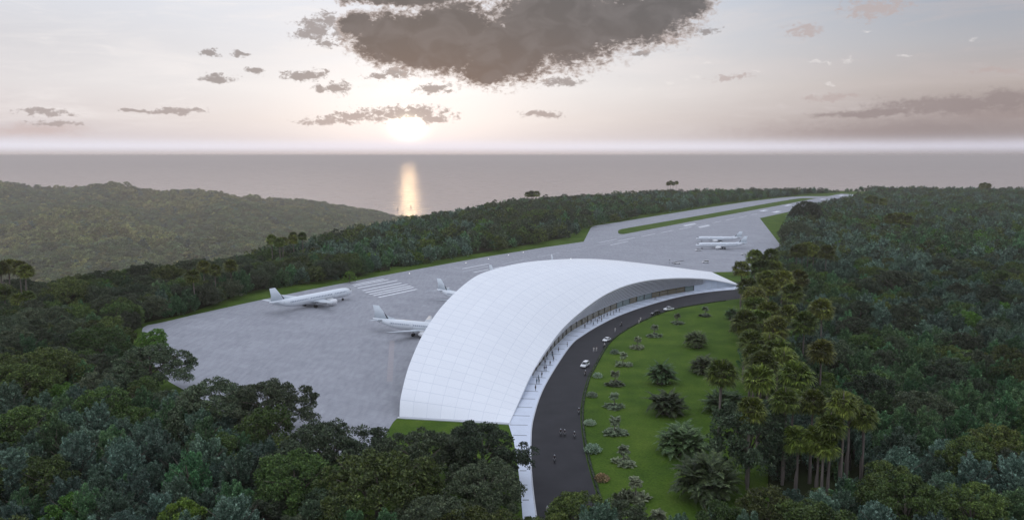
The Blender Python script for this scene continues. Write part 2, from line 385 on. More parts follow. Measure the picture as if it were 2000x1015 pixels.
# cheaper ones for the far woods (same shapes, fewer and larger leaves)
FAR=[]
def deffar(crown,mat,h,r):
    FAR.append(quads_mesh('far_crown',crown,mat))
M['hill1']=leafmat('hill_leaves_olive',(.10,.115,.04),(.20,.21,.075),(.34,.34,.15),nscale=.2)  # sun and fog on the hillside put into lighter, warmer leaf colours
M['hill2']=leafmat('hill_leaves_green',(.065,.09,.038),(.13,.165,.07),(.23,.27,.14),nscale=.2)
for i in range(2):
    deffar(crown_plume(70+i,5.2,11.5,34,26,1.25,pr=1.0),M['grey'],0,0)
    deffar(crown_plume(80+i,5.0,11.0,30,26,1.25,pr=1.0),M['fresh'],0,0)
    deffar(crown_dome(90+i,5.6,11.5,1.0,42,26,1.2,(1.0,1.8)),M['dark'],0,0)
    deffar(crown_dome(100+i,5.6,11.5,1.0,42,26,1.2,(1.0,1.8)),M['olive'],0,0)
    deffar(crown_dome(110+i,4.8,9.8,1.0,36,26,1.2,(1.0,1.8)),M['green'],0,0)

# fan palm
def fan_crown(seed,rad=4.7,nf=64,blades=13):
    g=np.random.default_rng(seed); V=[];mi=[]
    for i in range(nf):
        az=g.uniform(0,2*math.pi); e=g.uniform(-.75,1.35)      # elevation of petiole
        pl=rad*g.uniform(.42,.58); d=np.array([math.cos(az)*math.cos(e),math.sin(az)*math.cos(e),math.sin(e)])
        hub=d*pl+np.array([0,0,-.10*pl]); side=unit(np.cross(d,[0,0,1.0])); up=np.cross(side,d)
        fr=rad*g.uniform(.48,.62)
        V.append([np.array([0,0,0])-side*.05,np.array([0,0,0])+side*.05,hub+side*.04,hub-side*.04]); mi.append(0)
        for b in range(blades):
            a=(b/(blades-1)-.5)*2*math.radians(100)
            bd=unit(d*math.cos(a)+side*math.sin(a)+up*.15*math.cos(a*2)+g.normal(size=3)*.05)
            sd=unit(np.cross(bd,up)+g.normal(size=3)*.15); w=fr*.085
            m=hub+bd*fr*.6; t=hub+bd*fr*.98+np.array([0,0,-fr*g.uniform(.18,.42)])
            V.append([hub,m+sd*w,t,m-sd*w]); mi.append(0)
    return np.array(V),mi
def skirt(seed,rad=1.5,ln=3.2,n=150):
    g=np.random.default_rng(seed); V=[]
    for i in range(n):
        az=g.uniform(0,6.28); o=np.array([math.cos(az),math.sin(az),0]); z0=g.uniform(-ln*.55,.1); l=g.uniform(.9,1.7)
        r0=.3; r1=rad*g.uniform(.4,1)*(1+z0/ln*.8); s=np.array([-o[1],o[0],0])*g.uniform(.12,.28)
        a=o*r0+[0,0,z0]; b=o*max(.35,r1)+np.array([0,0,z0-l]); m=(a+b)/2+o*.12
        V.append([a,m+s,b,m-s])
    return np.array(V)
FANM=[quads_mesh('crown',*(lambda c:(c[0],M['palm'],c[1]))(fan_crown(200+i))) for i in range(3)]
SKM=[quads_mesh('dead_skirt',skirt(210+i),M['skirt']) for i in range(3)]
PTR=[]
for i in range(3):
    g=random.Random(i); b=MB(); a=g.uniform(0,6.28); q=g.uniform(.2,.6)
    b.tube([(0,0,-.5/20),(math.cos(a)*q,math.sin(a)*q,.3),(math.cos(a)*q*.8,math.sin(a)*q*.8,.65),(0,0,1)],[.42,.30,.25,.22],9)
    PTR.append(b.mesh('trunk',M['palmbark']))
def fan_palm(base,h,label,group,scale=1.0,lean=(0,0),name='fan_palm'):
    i=random.randrange(3)
    t=thing(name,label,'palm tree',(base[0],base[1],0),random.uniform(0,6.28),group)
    tr=link('trunk',PTR[i],t); tr.scale=(1,1,h-1.2)
    c=link('crown',FANM[i],t,(0,0,h-1.4)); c.scale=(scale,)*3
    s=link('dead_skirt',SKM[i],t,(0,0,h-1.6)); s.scale=(scale,)*3
    t.rotation_euler=Euler((lean[1],lean[0],t.rotation_euler.z)); return t

# feather fronds (date palms, small palms, low plants)
def frond(g,o,az,e0,ln,nl,lf,bend,lw=.13):
    """arching frond from o"""
    V=[]; h=np.array([math.cos(az),math.sin(az),0.]); p=np.array(o,float); n=8; pts=[p.copy()]
    for k in range(n):
        e=e0-bend*(k+1)/n; p=p+(h*math.cos(e)+np.array([0,0,math.sin(e)]))*ln/n; pts.append(p.copy())
    s=np.array([-h[1],h[0],0.])
    for k in range(n):
        w=.06; V.append([pts[k]-s*w,pts[k]+s*w,pts[k+1]+s*w,pts[k+1]-s*w])
    for j in range(nl):
        t=.12+.88*(j+.5)/nl; i=min(n-1,int(t*n)); fr=t*n-i; q=pts[i]*(1-fr)+pts[i+1]*fr; dd=unit(pts[i+1]-pts[i])
        l=lf*math.sin(math.pi*min(1,.18+t*.85))**.6
        for sg in(-1,1):
            d=unit(s*sg*.85+dd*.6+np.array([0,0,g.uniform(-.25,.25)])); w=l*lw+.03
            pr=unit(np.cross(d,dd)+np.array([0,0,.2])); pw=np.cross(d,pr)*w
            V.append([q,q+d*l*.5+pw,q+d*l+np.array([0,0,-l*.2]),q+d*l*.5-pw])
    return V
def date_clump(seed,rad,nstem=4,nf=30,spread=1.6):
    nf=int(nf*1.35)
    g=np.random.default_rng(seed); V=[]; st=[]
    for s in range(nstem):
        a=2*math.pi*s/nstem+g.uniform(-.5,.5); r=spread*g.uniform(.4,1) if s else 0; z=g.uniform(.9,2.4)+(1.0 if s==0 else 0); o=(math.cos(a)*r,math.sin(a)*r,z); st.append(o)
        for i in range(nf):
            V+=frond(g,o,g.uniform(0,6.28),g.uniform(.35,1.5),rad*g.uniform(.55,.9),19,rad*.15,g.uniform(.8,1.7))
    return np.array(V),st
def mk_date(seed,rad,nstem,nf,spread):
    V,st=date_clump(seed,rad,nstem,nf,spread); cm=quads_mesh('fronds',V,M['date']); b=MB()
    for o in st: b.tube([(o[0]*.6,o[1]*.6,-.4),(o[0]*.8,o[1]*.8,o[2]*.5),(o[0],o[1],o[2]+.1)],[.42,.36,.3],8)
    return cm,b.mesh('stems',M['palmbark'])
DATE=[mk_date(300,4.8,5,34,1.9),mk_date(301,4.8,6,30,2.6),mk_date(302,4.8,4,34,1.5)]
def mk_low(seed,rad,n):
    g=np.random.default_rng(seed); V=[]
    for i in range(n):
        a=g.uniform(0,6.28); r=rad*math.sqrt(g.uniform(.02,1))*.8; o=(math.cos(a)*r,math.sin(a)*r,.05)
        for k in range(9): V+=frond(g,o,g.uniform(0,6.28),g.uniform(.5,1.4),g.uniform(1.0,1.9),6,.6,g.uniform(.6,1.5),.26)
    return quads_mesh('low_plants',np.array(V),M['lowplant'])
LOW=[mk_low(310+i,2.9,26) for i in range(2)]
def mk_smallpalm(seed):
    g=np.random.default_rng(seed); V=[]
    for i in range(44): V+=frond(g,(0,0,0),g.uniform(0,6.28),g.uniform(-.1,1.4),g.uniform(1.5,2.2),10,.65,g.uniform(.8,1.7),.24)
    return quads_mesh('crown',np.array(V),M['lowplant'])
SP=[mk_smallpalm(320+i) for i in range(2)]
SPT=MB().tube([(0,0,-.3),(.08,0,1.2),(.02,.05,2.4),(0,0,3.7)],[.2,.15,.13,.12],8).mesh('trunk',M['palmbark'])
def mk_shrub(seed,mat):
    g=np.random.default_rng(seed); n=900; d=unit(g.normal(size=(n,3))); d[:,2]=np.abs(d[:,2])*.9
    lump=1+.12*np.sin(6*np.arctan2(d[:,1],d[:,0]))
    pos=d*(lump*g.uniform(.65,1,n))[:,None]*np.array([1.55,1.55,1.4])+np.array([0,0,.15])
    return quads_mesh('foliage',leaves(pos,d+g.normal(size=(n,3))*.5,g.uniform(.25,.42,n),g.uniform(.14,.22,n),g),mat)
SHR={'pale':mk_shrub(330,M['paleshrub']),'red':mk_shrub(331,M['redshrub'])}
SHS=MB().tube([(0,0,-.2),(0,0,.9)],[.1,.05],6).mesh('stem',M['bark'])

# ------------------------------------------------------------------ terrain
plate=[(-900,-500),(-560,150),(-400,300),(-262,372),(-205,440),(-165,529),(-118,791),(25,1206),(285,1476),(560,1560),(720,1640),(960,1570),(1400,1520),(2600,1500),(2600,-500)]
PX=np.array(plate,float)
def poly_dist(X,Y,P=PX):
    """distance outside polygon (0 inside)"""
    d=np.full(X.shape,1e9); ins=np.zeros(X.shape,bool); n=len(P)
    for i in range(n):
        a=P[i];b=P[(i+1)%n]; e=b-a; t=np.clip(((X-a[0])*e[0]+(Y-a[1])*e[1])/(e@e),0,1)
        d=np.minimum(d,np.hypot(X-a[0]-t*e[0],Y-a[1]-t*e[1]))
        c=((a[1]>Y)!=(b[1]>Y))&(X<(b[0]-a[0])*(Y-a[1])/(b[1]-a[1]+1e-12)+a[0]); ins^=c
    return np.where(ins,0,d),ins
SEA=-290.0
RA=np.array([-1.2,-.80,-.637,-.55,-.47,-.43,-.36,-.32,-.25,-.215,-.18,-.14,-.10,.2])
RY=np.array([352,352,358,366,372,383,384,386,394,403,412,427,440,470.])    # skyline rows of the far hill
def wob(X,Y,s,k):
    return np.sin(X/s+k)*np.cos(Y/s*1.3+k*2)+.5*np.sin(X/s*2.3+Y/s*1.1+k*3)+.3*np.cos(X/s*4.1-Y/s*3.7+k)
def height(X,Y):
    X=np.asarray(X,float);Y=np.asarray(Y,float)
    d,ins=poly_dist(X,Y)
    sl=np.clip(d/620,0,1); fall=-(sl*sl*(3-2*sl))*300-np.minimum(d,60)*.18
    a=X/np.maximum(Y,50); Dr=4200+420*np.clip((a+.45)/.31,0,1)
    D=Y
    zr=75-Dr*(np.interp(a,RA,RY)-303)/F-17
    t=np.clip((D-2050)/(Dr-2050),0,1); t2=t**1.15
    base=-284.0
    hill=base+(zr-base)*t2+wob(X,Y,210,1.0)*24+wob(X,Y,75,3.0)*6*np.clip(t*3,0,1)*np.clip((1-t)*3,0,1)
    over=np.clip((D-Dr)/500,0,1); hill=np.where(D>Dr,zr-(zr+305)*over,hill)
    w=np.clip((-.06-a)/.1,0,1)                       # the hill lies only to the left
    hill=hill*w+(-305)*(1-w)
    hill=np.where(Y<700,-284,hill)
    z=np.maximum(fall,hill); z=np.where(d<=0,0,z)
    z=np.maximum(z,-305)
    return np.where(ins,-.12,z-.12)
xs=np.concatenate([np.arange(-5400,-1200,60),np.arange(-1200,1500,22),np.arange(1500,3201,60)]); ys=np.concatenate([np.arange(-600,0,50),np.arange(0,1800,22),np.arange(1800,7300,50)])
XX,YY=np.meshgrid(xs,ys); ZZ=height(XX,YY)
nv=len(xs); V=np.stack([XX.ravel(),YY.ravel(),ZZ.ravel()],1)
idx=np.arange(len(ys)*nv).reshape(len(ys),nv)
FQ=np.stack([idx[:-1,:-1],idx[:-1,1:],idx[1:,1:],idx[1:,:-1]],-1).reshape(-1,4)
me=bpy.data.meshes.new('terrain'); me.from_pydata(V.tolist(),[],FQ.tolist()); me.materials.append(M['floor']); me.polygons.foreach_set('use_smooth',[True]*len(FQ)); me.update()
tag(link('terrain',me),kind='structure')
# sea
g1=[-200000,-60000,-20000,-8000,-3000,0,3000,8000,20000,60000,200000]
mb=MB(); mb.add([(x,y,SEA) for y in g1 for x in g1],[(j*11+i,j*11+i+1,(j+1)*11+i+1,(j+1)*11+i) for j in range(10) for i in range(10)])
tag(mb.build('sea',M['sea']),kind='structure')

# ------------------------------------------------------------------ ground sheets
def pp(L_,z=0): return [at(x,y,z) for x,y in L_]
LEFTBASE=[(236,700),(258,668),(272,636),(368,616),(440,590),(480,574),(560,560),(620,552),(700,540),(780,522),(900,505),(1000,487),(1100,469),(1150,445),(1250,423),(1400,400),(1500,387.5),(1570,380.5),(1640,375.5),(1702,376.5)]
grass=[(720,1060),(640,965),(520,900),(400,860),(300,800),(230,750)]+[(x-4,y-3) for x,y in LEFTBASE]+[(1712,384),(1620,404),(1570,430),(1572,525),(1490,545),(1490,580),(1495,640),(1475,720),(1478,800),(1500,865),(1500,950),(1512,1060)]
sheet('lawn',pp(grass),.02,M['grass'])
pave=[(780,812),(768,824),(750,853),(690,900),(560,868),(430,800),(330,745),(288,700),(287,680),(289,665),(283,656),(277,647),(279,640),(288,635),(310,631),(340,624),(375,615.5),(480,592),(600,566.5),(780,532),(940,503),(1060,483.5),(1140,472),(1147,458),(1154,444.5),(1158,442),(1166,440),(1210,433.5),(1350,410.5),(1455,394.5),(1518,387),(1545,384.6),(1574,383.3),(1605,383.6),(1618,383.2),(1642,378.5),(1693,381),(1582,404.5),(1484,426),(1521,474),(1546,505),(1542,527),(1456,530.3),(1390,531.5)]
pv=pp(pave)+[(105,474),(60,430),(10,352),(-12,300),(-20,250),(-28,232)]
sheet('apron',pv,.06,M['pave'])
isl=[(1218,457.3),(1211,457.2),(1207.5,455.5),(1206.8,452),(1208,449.6),(1213,447.6),(1230,444.5),(1380,418.7),(1499,397.4),(1550,389),(1567,387),(1596,387),(1516,402.3),(1380,427)]
sheet('grass_median',pp(isl),.10,M['grass'])
# kerb-like dark edging round the median and apron corner is real soil edge
curbP=catmull(pp([(1100,1180),(1062,1080),(1047,1015),(1037,930),(1035.5,870),(1041,815),(1065,750),(1112,677),(1140,653.5),(1180,630),(1220,612),(1280,592),(1340,577),(1400,568.5),(1446,565),(1490,563),(1540,563)]),8)
roadR=catmull(pp([(1290,1180),(1205,1060),(1165,965),(1140,870),(1134,800),(1145,745),(1156.5,721),(1190,667),(1240,633),(1300,608),(1360,595),(1448,583),(1500,580),(1550,579)]),8)
sheet('road',[p[:2] for p in resample(curbP,90)]+[p[:2] for p in resample(roadR,90)][::-1],.08,M['road'])

# ------------------------------------------------------------------ terminal
Cc=np.array([272.1,229.5])
edge=[(995,825,.45),(1010.6,790,1.0),(1021,767,1.8),(1035.5,735,2.8),(1051.4,706.6,3.7),(1069,680,4.7),(1100,640,6.2),(1140,604,8.0),(1180,576,10.0),(1220,558,11.3),(1260,548,11.4),(1300,543.6,10.4),(1340,542.4,8.8),(1380,544.4,6.4),(1410,549,3.9),(1447,557,.45)]
E3=[(*at(x,y,z),z) for x,y,z in edge]
NS=121
EC=resample(catmull(E3,8),NS)
sil=[(780,813,.45),(781,790,3.0),(784,768,5.2),(800,710,9.6),(830,645,14.4),(870,590,18.8),(920,545,22.4),(960,527,23.4),(1020,513,23.2),(1080,507,21.9),(1140,505,19.7),(1200,508,16.7),(1280,517,11.5),(1350,526,6.9),(1390,531,4.2)]
O3=[(*at(x,y,z),z) for x,y,z in sil]
OC=resample(catmull(O3,8),NS)
arc=sum((b-a).length for a,b in zip(EC,EC[1:]))
NV=25
roofV=[];uvs=[]
nrow=58
for i in range(NS):
    u=i/(NS-1); bul=3.0*math.sin(math.pi*min(1,max(0,u)))**.8
    for j in range(NV):
        v=j/(NV-1); p=EC[i].lerp(OC[i],v); p=p+Vector((0,0,bul*math.sin(math.pi*v)*(1-.25*v)))
        roofV.append(p); uvs.append((u*nrow,v*8))
def gridfaces(a,b,flip=False):
    o=[]
    for i in range(a-1):
        for j in range(b-1):
            q=(i*b+j,i*b+j+1,(i+1)*b+j+1,(i+1)*b+j); o.append(q[::-1] if flip else q)
    return o
term=thing('terminal_building','crescent shaped airport terminal under a sweeping white panelled roof beside the dark curved road','building',(EC[60].x,EC[60].y,0))
OFF=Vector((-EC[60].x,-EC[60].y,0))
def tb(mb,name,mats):
    mb.v=[tuple(Vector(p)+OFF) for p in mb.v]; return mb.build(name,mats,term)
mb=MB(); mb.add(roofV,gridfaces(NS,NV),0,True); ro=tb(mb,'roof',M['roof'])
uvl=ro.data.uv_layers.new(name='UVMap'); li=np.zeros(len(ro.data.loops),dtype=np.int32); ro.data.loops.foreach_get('vertex_index',li)
uvl.data.foreach_set('uv',np.array(uvs,dtype=np.float32)[li].ravel())
mb=MB(); mb.add([p-Vector((0,0,.55)) for p in roofV],gridfaces(NS,NV,True),0,True); tb(mb,'soffit',M['louvre'])
def strip(A,B,mi=0,smooth=True,mb=None):
    mb=mb or MB(); n=len(A); mb.add(list(A)+list(B),[(i,i+1,n+i+1,n+i) for i in range(n-1)],mi,smooth); return mb
D55=Vector((0,0,.55))
Ein=[roofV[i*NV] for i in range(NS)]; Eout=[roofV[i*NV+NV-1] for i in range(NS)]
n0=[roofV[j] for j in range(NV)]; n1=[roofV[(NS-1)*NV+j] for j in range(NV)]
mb=MB(); strip([p-D55 for p in Ein],Ein,mb=mb); strip(Eout,[p-D55 for p in Eout],mb=mb); strip(n0,[p-D55 for p in n0],mb=mb); strip([p-D55 for p in n1],n1,mb=mb)
tb(mb,'fascia',M['white'])
# wall line (behind the roof edge)
gl=pp([(1100,658),(1140,633),(1180,613),(1220,597),(1280,581),(1340,570),(1400,563),(1444,557.6)])
ga=[math.atan2(p[1]-Cc[1],p[0]-Cc[0]) for p in gl]; gr=[math.hypot(p[0]-Cc[0],p[1]-Cc[1]) for p in gl]
ga=[a+2*math.pi if a<0 else a for a in ga]
o=np.argsort(ga); ga=np.array(ga)[o]; gr=np.array(gr)[o]
WC=[]
for p in EC:
    a=math.atan2(p.y-Cc[1],p.x-Cc[0]); a=a+2*math.pi if a<0 else a
    re=math.hypot(p.x-Cc[0],p.y-Cc[1]); rw=float(np.interp(a,ga,gr))
    if a>ga[-1]: rw=re+.3+ (gr[-1]-re-.3)*0
    rw=max(re+.25+.25*min(6,p.z),rw) if p.z>1 else re+.3
    WC.append(Vector((Cc[0]+math.cos(a)*rw,Cc[1]+math.sin(a)*rw,0)))
# smooth the wall line
for _ in range(6): WC=[WC[0]]+[(WC[i-1]+WC[i]*2+WC[i+1])/4 for i in range(1,NS-1)]+[WC[-1]]
def frac_at_px(px):   # index along the front where the roof edge passes this column
    best=min(range(NS),key=lambda i:abs((1000+F*WC[i].x/(WC[i].y*math.cos(TH)+H*math.sin(TH)))-px)); return best
iG1=frac_at_px(1356); iL1=frac_at_px(1374); iG0=next(i for i in range(NS) if EC[i].z>3.4)
ZG=3.3
top=[Vector((WC[i].x,WC[i].y,max(.25,EC[i].z-.5+ (EC[i].z>2)*.25))) for i in range(NS)]
# blank white end walls
def wallseg(i0,i1,mat,name):
    A=[WC[i]+Vector((0,0,-.3)) for i in range(i0,i1+1)]; B=[top[i] for i in range(i0,i1+1)]
    tb(strip(A,B),name,mat)
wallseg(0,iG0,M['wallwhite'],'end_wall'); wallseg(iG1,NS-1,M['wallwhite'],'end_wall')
# panel joints of the white end wall
mb=MB()
for i in range(iG1+2,NS-6,2):
    w=WC[i]; d=(WC[i+1]-WC[i]).normalized(); nn=Vector((d.y,-d.x,0))
    h=top[i].z-.3
    if h>.6: tb(MB().box(w+nn*.05+Vector((0,0,h/2)),(.12,.1,h),rz=math.atan2(d.y,d.x)),'wall_joint',M['louvre'])
# upper wall behind louvres
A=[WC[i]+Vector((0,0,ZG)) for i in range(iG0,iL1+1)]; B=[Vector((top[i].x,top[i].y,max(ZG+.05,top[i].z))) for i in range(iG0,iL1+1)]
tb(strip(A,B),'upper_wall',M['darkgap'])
# louvres: slats stepping outward from the window head up to the roof edge
mb=MB(); ns=9
for k in range(ns):
    t0=(k+.15)/ns
    ring=[]
    for i in range(iG0,iL1+1):
        b=WC[i]+Vector((0,0,ZG)); e=Vector((EC[i].x,EC[i].y,max(ZG+.05,EC[i].z-.6)))
        dn=(Vector((Cc[0],Cc[1],0))-Vector((b.x,b.y,0))).normalized()
        b=b+dn*.35
        p=b.lerp(e,t0); hh=(e.z-b.z)/ns*.46; ww=.30
        q=[p,p+dn*ww+Vector((0,0,.02)),p+dn*ww+Vector((0,0,hh)),p+Vector((0,0,hh))]
        ring.append([tuple(x) for x in q])
    mb.loft(ring,0,True,True,False)
tb(mb,'louvre_screen',M['louvre'])
# glazing: one pane per bay, mullions between
tot=0; bay=[iG0]; acc=0
for i in range(iG0,iG1):
    acc+=(WC[i+1]-WC[i]).length
    if acc>5.0 or i==iG1-1: bay.append(i+1); acc=0
g_=random.Random(4)
for a,b in zip(bay,bay[1:]):
    A=[WC[i]+Vector((0,0,.15)) for i in range(a,b+1)]; B=[WC[i]+Vector((0,0,ZG)) for i in range(a,b+1)]
    fr=a/NS
    green=(fr>.60 and g_.random()<.34)
    mb=strip(A,B); tb(mb,'window_pane',M['glassgreen' if green else 'glassbrown'])
for a in bay:
    d=(WC[min(a+1,NS-1)]-WC[a]).normalized(); nn=Vector((d.y,-d.x,0)); mb=MB()
    mb.box(WC[a]+nn*.1+Vector((0,0,ZG/2)),(.16,.26,ZG),rz=math.atan2(d.y,d.x)); tb(mb,'mullion',M['darkmetal'])
# airside wall under the roof, set back
mb=MB(); A=[];B=[]
for i in range(NS):
    q=EC[i].lerp(OC[i],.90); rv=roofV[i*NV+22]
    A.append(Vector((q.x,q.y,-.2))); B.append(Vector((q.x,q.y,max(.1,rv.z-.6))))
strip(B,A,mb=mb); tb(mb,'airside_wall',M['glassgreen'])
# end kerb the roof lands on
a=EC[0];b=OC[0]; d=(b-a).normalized()
mb=MB(); mb.box((a+b)/2-Vector((0,0,(a.z+b.z)/2))+Vector((0,0,-.02))+Vector((d.y,-d.x,0))*-.0,((b-a).length+1.0,1.1,.55),rz=math.atan2(d.y,d.x)); tb(mb,'end_footing',M['louvre'])
a=EC[-1];b=OC[-1]; A=[Vector((a.lerp(b,t/8).x,a.lerp(b,t/8).y,-.2)) for t in range(9)]; B=[n1[t*3]-D55*.8 for t in range(9)]
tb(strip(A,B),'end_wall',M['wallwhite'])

# walkway (raised) between wall and kerb, with joints
inner=[Vector((p[0],p[1],0)) for p in pp([(1080,1180),(1040,1080),(1021,1015),(1016,950),(1010,900),(1003,860)])]
inner+= [WC[i] for i in range(0,NS,3)] + [Vector((*at(1462,557.5),0)),Vector((*at(1540,557.5),0))]
IW=inner
nI=100; I2=resample(IW,nI)
# match kerb points by nearest position so joints run square across
KC=resample(curbP,600)
K2=[]; last=0
for p in I2:
    j=min(range(last,len(KC)),key=lambda k:(KC[k]-p).length); last=j; K2.append(KC[j])
zt=Vector((0,0,.20))
mb=MB(); strip([p+zt for p in I2],[p+zt for p in K2],mb=mb,smooth=False); mb.f=[f[::-1] for f in mb.f]
KC2=resample(curbP,160); strip([p+zt for p in KC2],[p-Vector((0,0,.1)) for p in KC2],mb=mb,smooth=False)
tag(mb.build('walkway',plain('walkway_slabs',(.60,.64,.72),.5,noise=.05,nscale=.3)),kind='structure')
mb=MB(); acc=0
for i in range(1,nI-1):
    acc+=(I2[i]-I2[i-1]).length
    if acc>8.2:
        acc=0; a=I2[i];b=K2[i]; d=(b-a)
        if d.length<2: continue
        dn=d.normalized(); c=(a+b)/2+Vector((0,0,.215)); mb.box(c-dn*.35,(d.length-1.3,.28,.03),rz=math.atan2(dn.y,dn.x))
tag(mb.build('walkway_joints',M['darkmetal']),kind='structure')
mb=MB(); KK=[]
for i,p in enumerate(KC2):
    q=KC2[min(i+1,159)]-KC2[max(i-1,0)]; q.normalize(); nn=Vector((q.y,-q.x,0))
    KK.append([tuple(p+nn*s+Vector((0,0,z))) for s,z in((0.02,-.1),(.32,-.1),(.32,.225),(.02,.225))])
mb.loft(KK,0,True,True,False); tag(mb.build('kerb',M['conc']),kind='structure')
# clipped hedge along the lawn side of the road
hp=resample([p for p in roadR],170); hp=hp[14:150]
mb=MB(); rings=[]
for i,p in enumerate(hp):
    q=(hp[min(i+1,len(hp)-1)]-hp[max(i-1,0)]).normalized(); nn=Vector((q.y,-q.x,0))
    rings.append([tuple(p+nn*s+Vector((0,0,z))) for s,z in((.3,-.05),(.9,-.05),(.85,.36+.05*math.sin(i*1.7)),(.35,.36+.05*math.cos(i*2.3)))])
mb.loft(rings,0,True,True,False)
g=np.random.default_rng(5); C=[]
for i in range(len(hp)-1):
    q=(hp[i+1]-hp[i]); nn=Vector((q.y,-q.x,0)).normalized()
    for k in range(30):
        w=hp[i]+q*g.random()+nn*(.2+.8*g.random()); C.append((w.x,w.y,.15+.35*g.random()))
C=np.array(C); LV=leaves(C,g.normal(size=C.shape)+[0,0,.6],.32,.18,g)
for q in LV: mb.add(q,[(0,1,2,3)])
hd=mb.build('hedge',leafmat('hedge_leaves',(.012,.020,.010),(.022,.035,.014),(.04,.06,.02)))
tag(hd,'low dark clipped hedge edging the lawn along the curved road','hedge')

# ------------------------------------------------------------------ runway markings
U=Vector((math.sin(R_(33.27)),math.cos(R_(33.27)),0)); Wn=Vector((U.y,-U.x,0))
mk=MB(); mkf=MB(); mkr=MB()
def bar(mbx,x0,y0,x1,y1,w,z=.10):
    a=Vector((*at(x0,y0),z)); b=Vector((*at(x1,y1),z)); ln=(b-a).dot(U); c=(a+b)/2
    if ln<0: ln=-ln
    p=c-U*ln/2;q=c+U*ln/2; h=Wn*w/2
    mbx.add([p-h,q-h,q+h,p+h],[(3,2,1,0)] if (q-p).cross(Wn).z>0 else [(0,1,2,3)])
def zp(zx,zy,s,ox,oy): return ox+zx/s,oy+zy/s
def zbar(mbx,a,b,w,s,ox,oy): bar(mbx,*zp(*a,s,ox,oy),*zp(*b,s,ox,oy),w)
for a,b in [((640,259),(840,219)),((652,267),(868,223)),((685,281),(922,227)),((718,298),(948,244)),((750,313),(975,251)),((766,323),(1008,262)),((787,331),(1030,272)),((808,341),(1065,287))]:
    zbar(mk,a,b,1.7,3.384,500,480)
S3=(6.667,860,480)
zbar(mk,(275,299),(645,233),1.2,*S3); zbar(mkf,(285,337),(630,270),.9,*S3); zbar(mk,(430,348),(632,307),1.3,*S3); zbar(mk,(690,297),(800,273),1.3,*S3)
zbar(mkf,(795,237),(1130,175),.9,*S3); zbar(mkf,(1255,150),(1550,92),.8,*S3); zbar(mkf,(1640,72),(1910,17),.9,*S3)
S4=(6.667,1100,360)
for a,b in [((45,872),(305,820)),((615,790),(845,742)),((720,738),(935,695)),((1015,681),(1200,645)),((1268,631),(1440,598)),((1515,586),(1665,553)),((465,760),(690,715))]: zbar(mk,a,b,1.0,*S4)
for a,b in [((400,802),(640,752)),((1730,540),(1860,516)),((720,690),(830,665))]: zbar(mkf,a,b,.8,*S4)
for dy in(0,9,18): zbar(mk,(1555+dy*1.2,541-dy*0.0+dy*.55-5),(1715+dy*1.2,512+dy*.55-5),1.5,*S4); zbar(mk,(1745+dy*1.2,560+dy*.5-5),(1905+dy*1.2,533+dy*.5-5),1.5,*S4)
S5=(5.882,1380,360)
for a,b in [((70,443),(165,425)),((215,411),(325,392)),((370,382),(465,364)),((505,352),(590,338))]: zbar(mk,a,b,.9,*S5)
for a,b,w in [((605,308),(710,297),6),((752,322),(858,309),6),((890,246),(980,236),6),((1290,173),(1380,170),7),((1440,183),(1535,180),7),((1530,132),(1570,124),8),((1660,135),(1720,132),9)]: zbar(mk,a,b,w,*S5)
zbar(mkf,(1160,212),(1280,195),.8,*S5)
# far threshold line across the runway end
a=Vector((*at(1652,379.3),.1)); b=Vector((*at(1688,380.9),.1)); h=U*6; mk.add([a,b,b-h,a-h],[(0,1,2,3)])
tag(mk.build('runway_markings',M['mark']),kind='structure'); tag(mkf.build('worn_runway_markings',M['faint']),kind='structure')
zbar(mkf,(1065,230),(1200,203),.8,3.384,500,480)
# faint red taxi line on the apron
a=Vector((*at(766,665),.1)); b=Vector((*at(761,745),.1)); d=(b-a).normalized(); s=Vector((d.y,-d.x,0))*1.0
mkr.add([a-s,a+s,b+s,b-s],[(0,1,2,3)]); tag(mkr.build('apron_line',M['rust']),kind='structure')
# runway edge lights
LM,nt,bb=newmat('lit_lens'); bb.inputs['Emission Color'].default_value=(1,.97,.9,1); bb.inputs['Emission Strength'].default_value=1.2; bb.inputs['Base Color'].default_value=(.9,.9,.9,1)
lm=MB(); lm.tube([(0,0,.25),(0,0,.36),(0,0,.5)],[.38,.4,.2],10); lmesh=lm.mesh('lens',LM)
lb=MB(); lb.tube([(0,0,0),(0,0,.12),(0,0,.25)],[.75,.7,.4],10); lbm=lb.mesh('base',M['steel'])
for k,(x,y) in enumerate([(750,535),(799.6,535),(910,514.2),(954,506.3),(993,499),(1022,493.8),(985,528.5),(967.5,534),(1115,506)]):
    if k in(0,): continue
    t=thing('edge_light','small glowing white edge light on the runway margin','edge light',(*at(x,y),.06),0,'runway edge lights'); link('lens',lmesh,t); link('base',lbm,t)

# ------------------------------------------------------------------ airliner
JS=1.07
def airliner(label,loc,rz):
    t=thing('airliner',label,'airliner',loc,rz,None)
    for name,me,l,s in JET: link(name,me,t,l)
    t.scale=(JS,)*3
    return t
def naca(c,th,n=9):
    u=[(1-math.cos(math.pi*i/(n-1)))/2 for i in range(n)]
    y=[5*th*(.2969*math.sqrt(x)-.126*x-.3516*x*x+.2843*x**3-.1036*x**4) for x in u]
    up=[(x*c,yy*c) for x,yy in zip(u,y)]; lo=[(x*c,-yy*c) for x,yy in zip(u,y)][::-1][1:-1]
    return up+lo
def wingmb(secs,vertical=False,mi=0):
    mb=MB(); rings=[]
    for (x,y,z,c,th) in secs:
        r=[]
        for a,b in naca(c,th): r.append((x-a,y,z+b) if not vertical else (x-a,y+b,z))
        rings.append(r)
    mb.loft(rings,mi); return mb
JET=[]
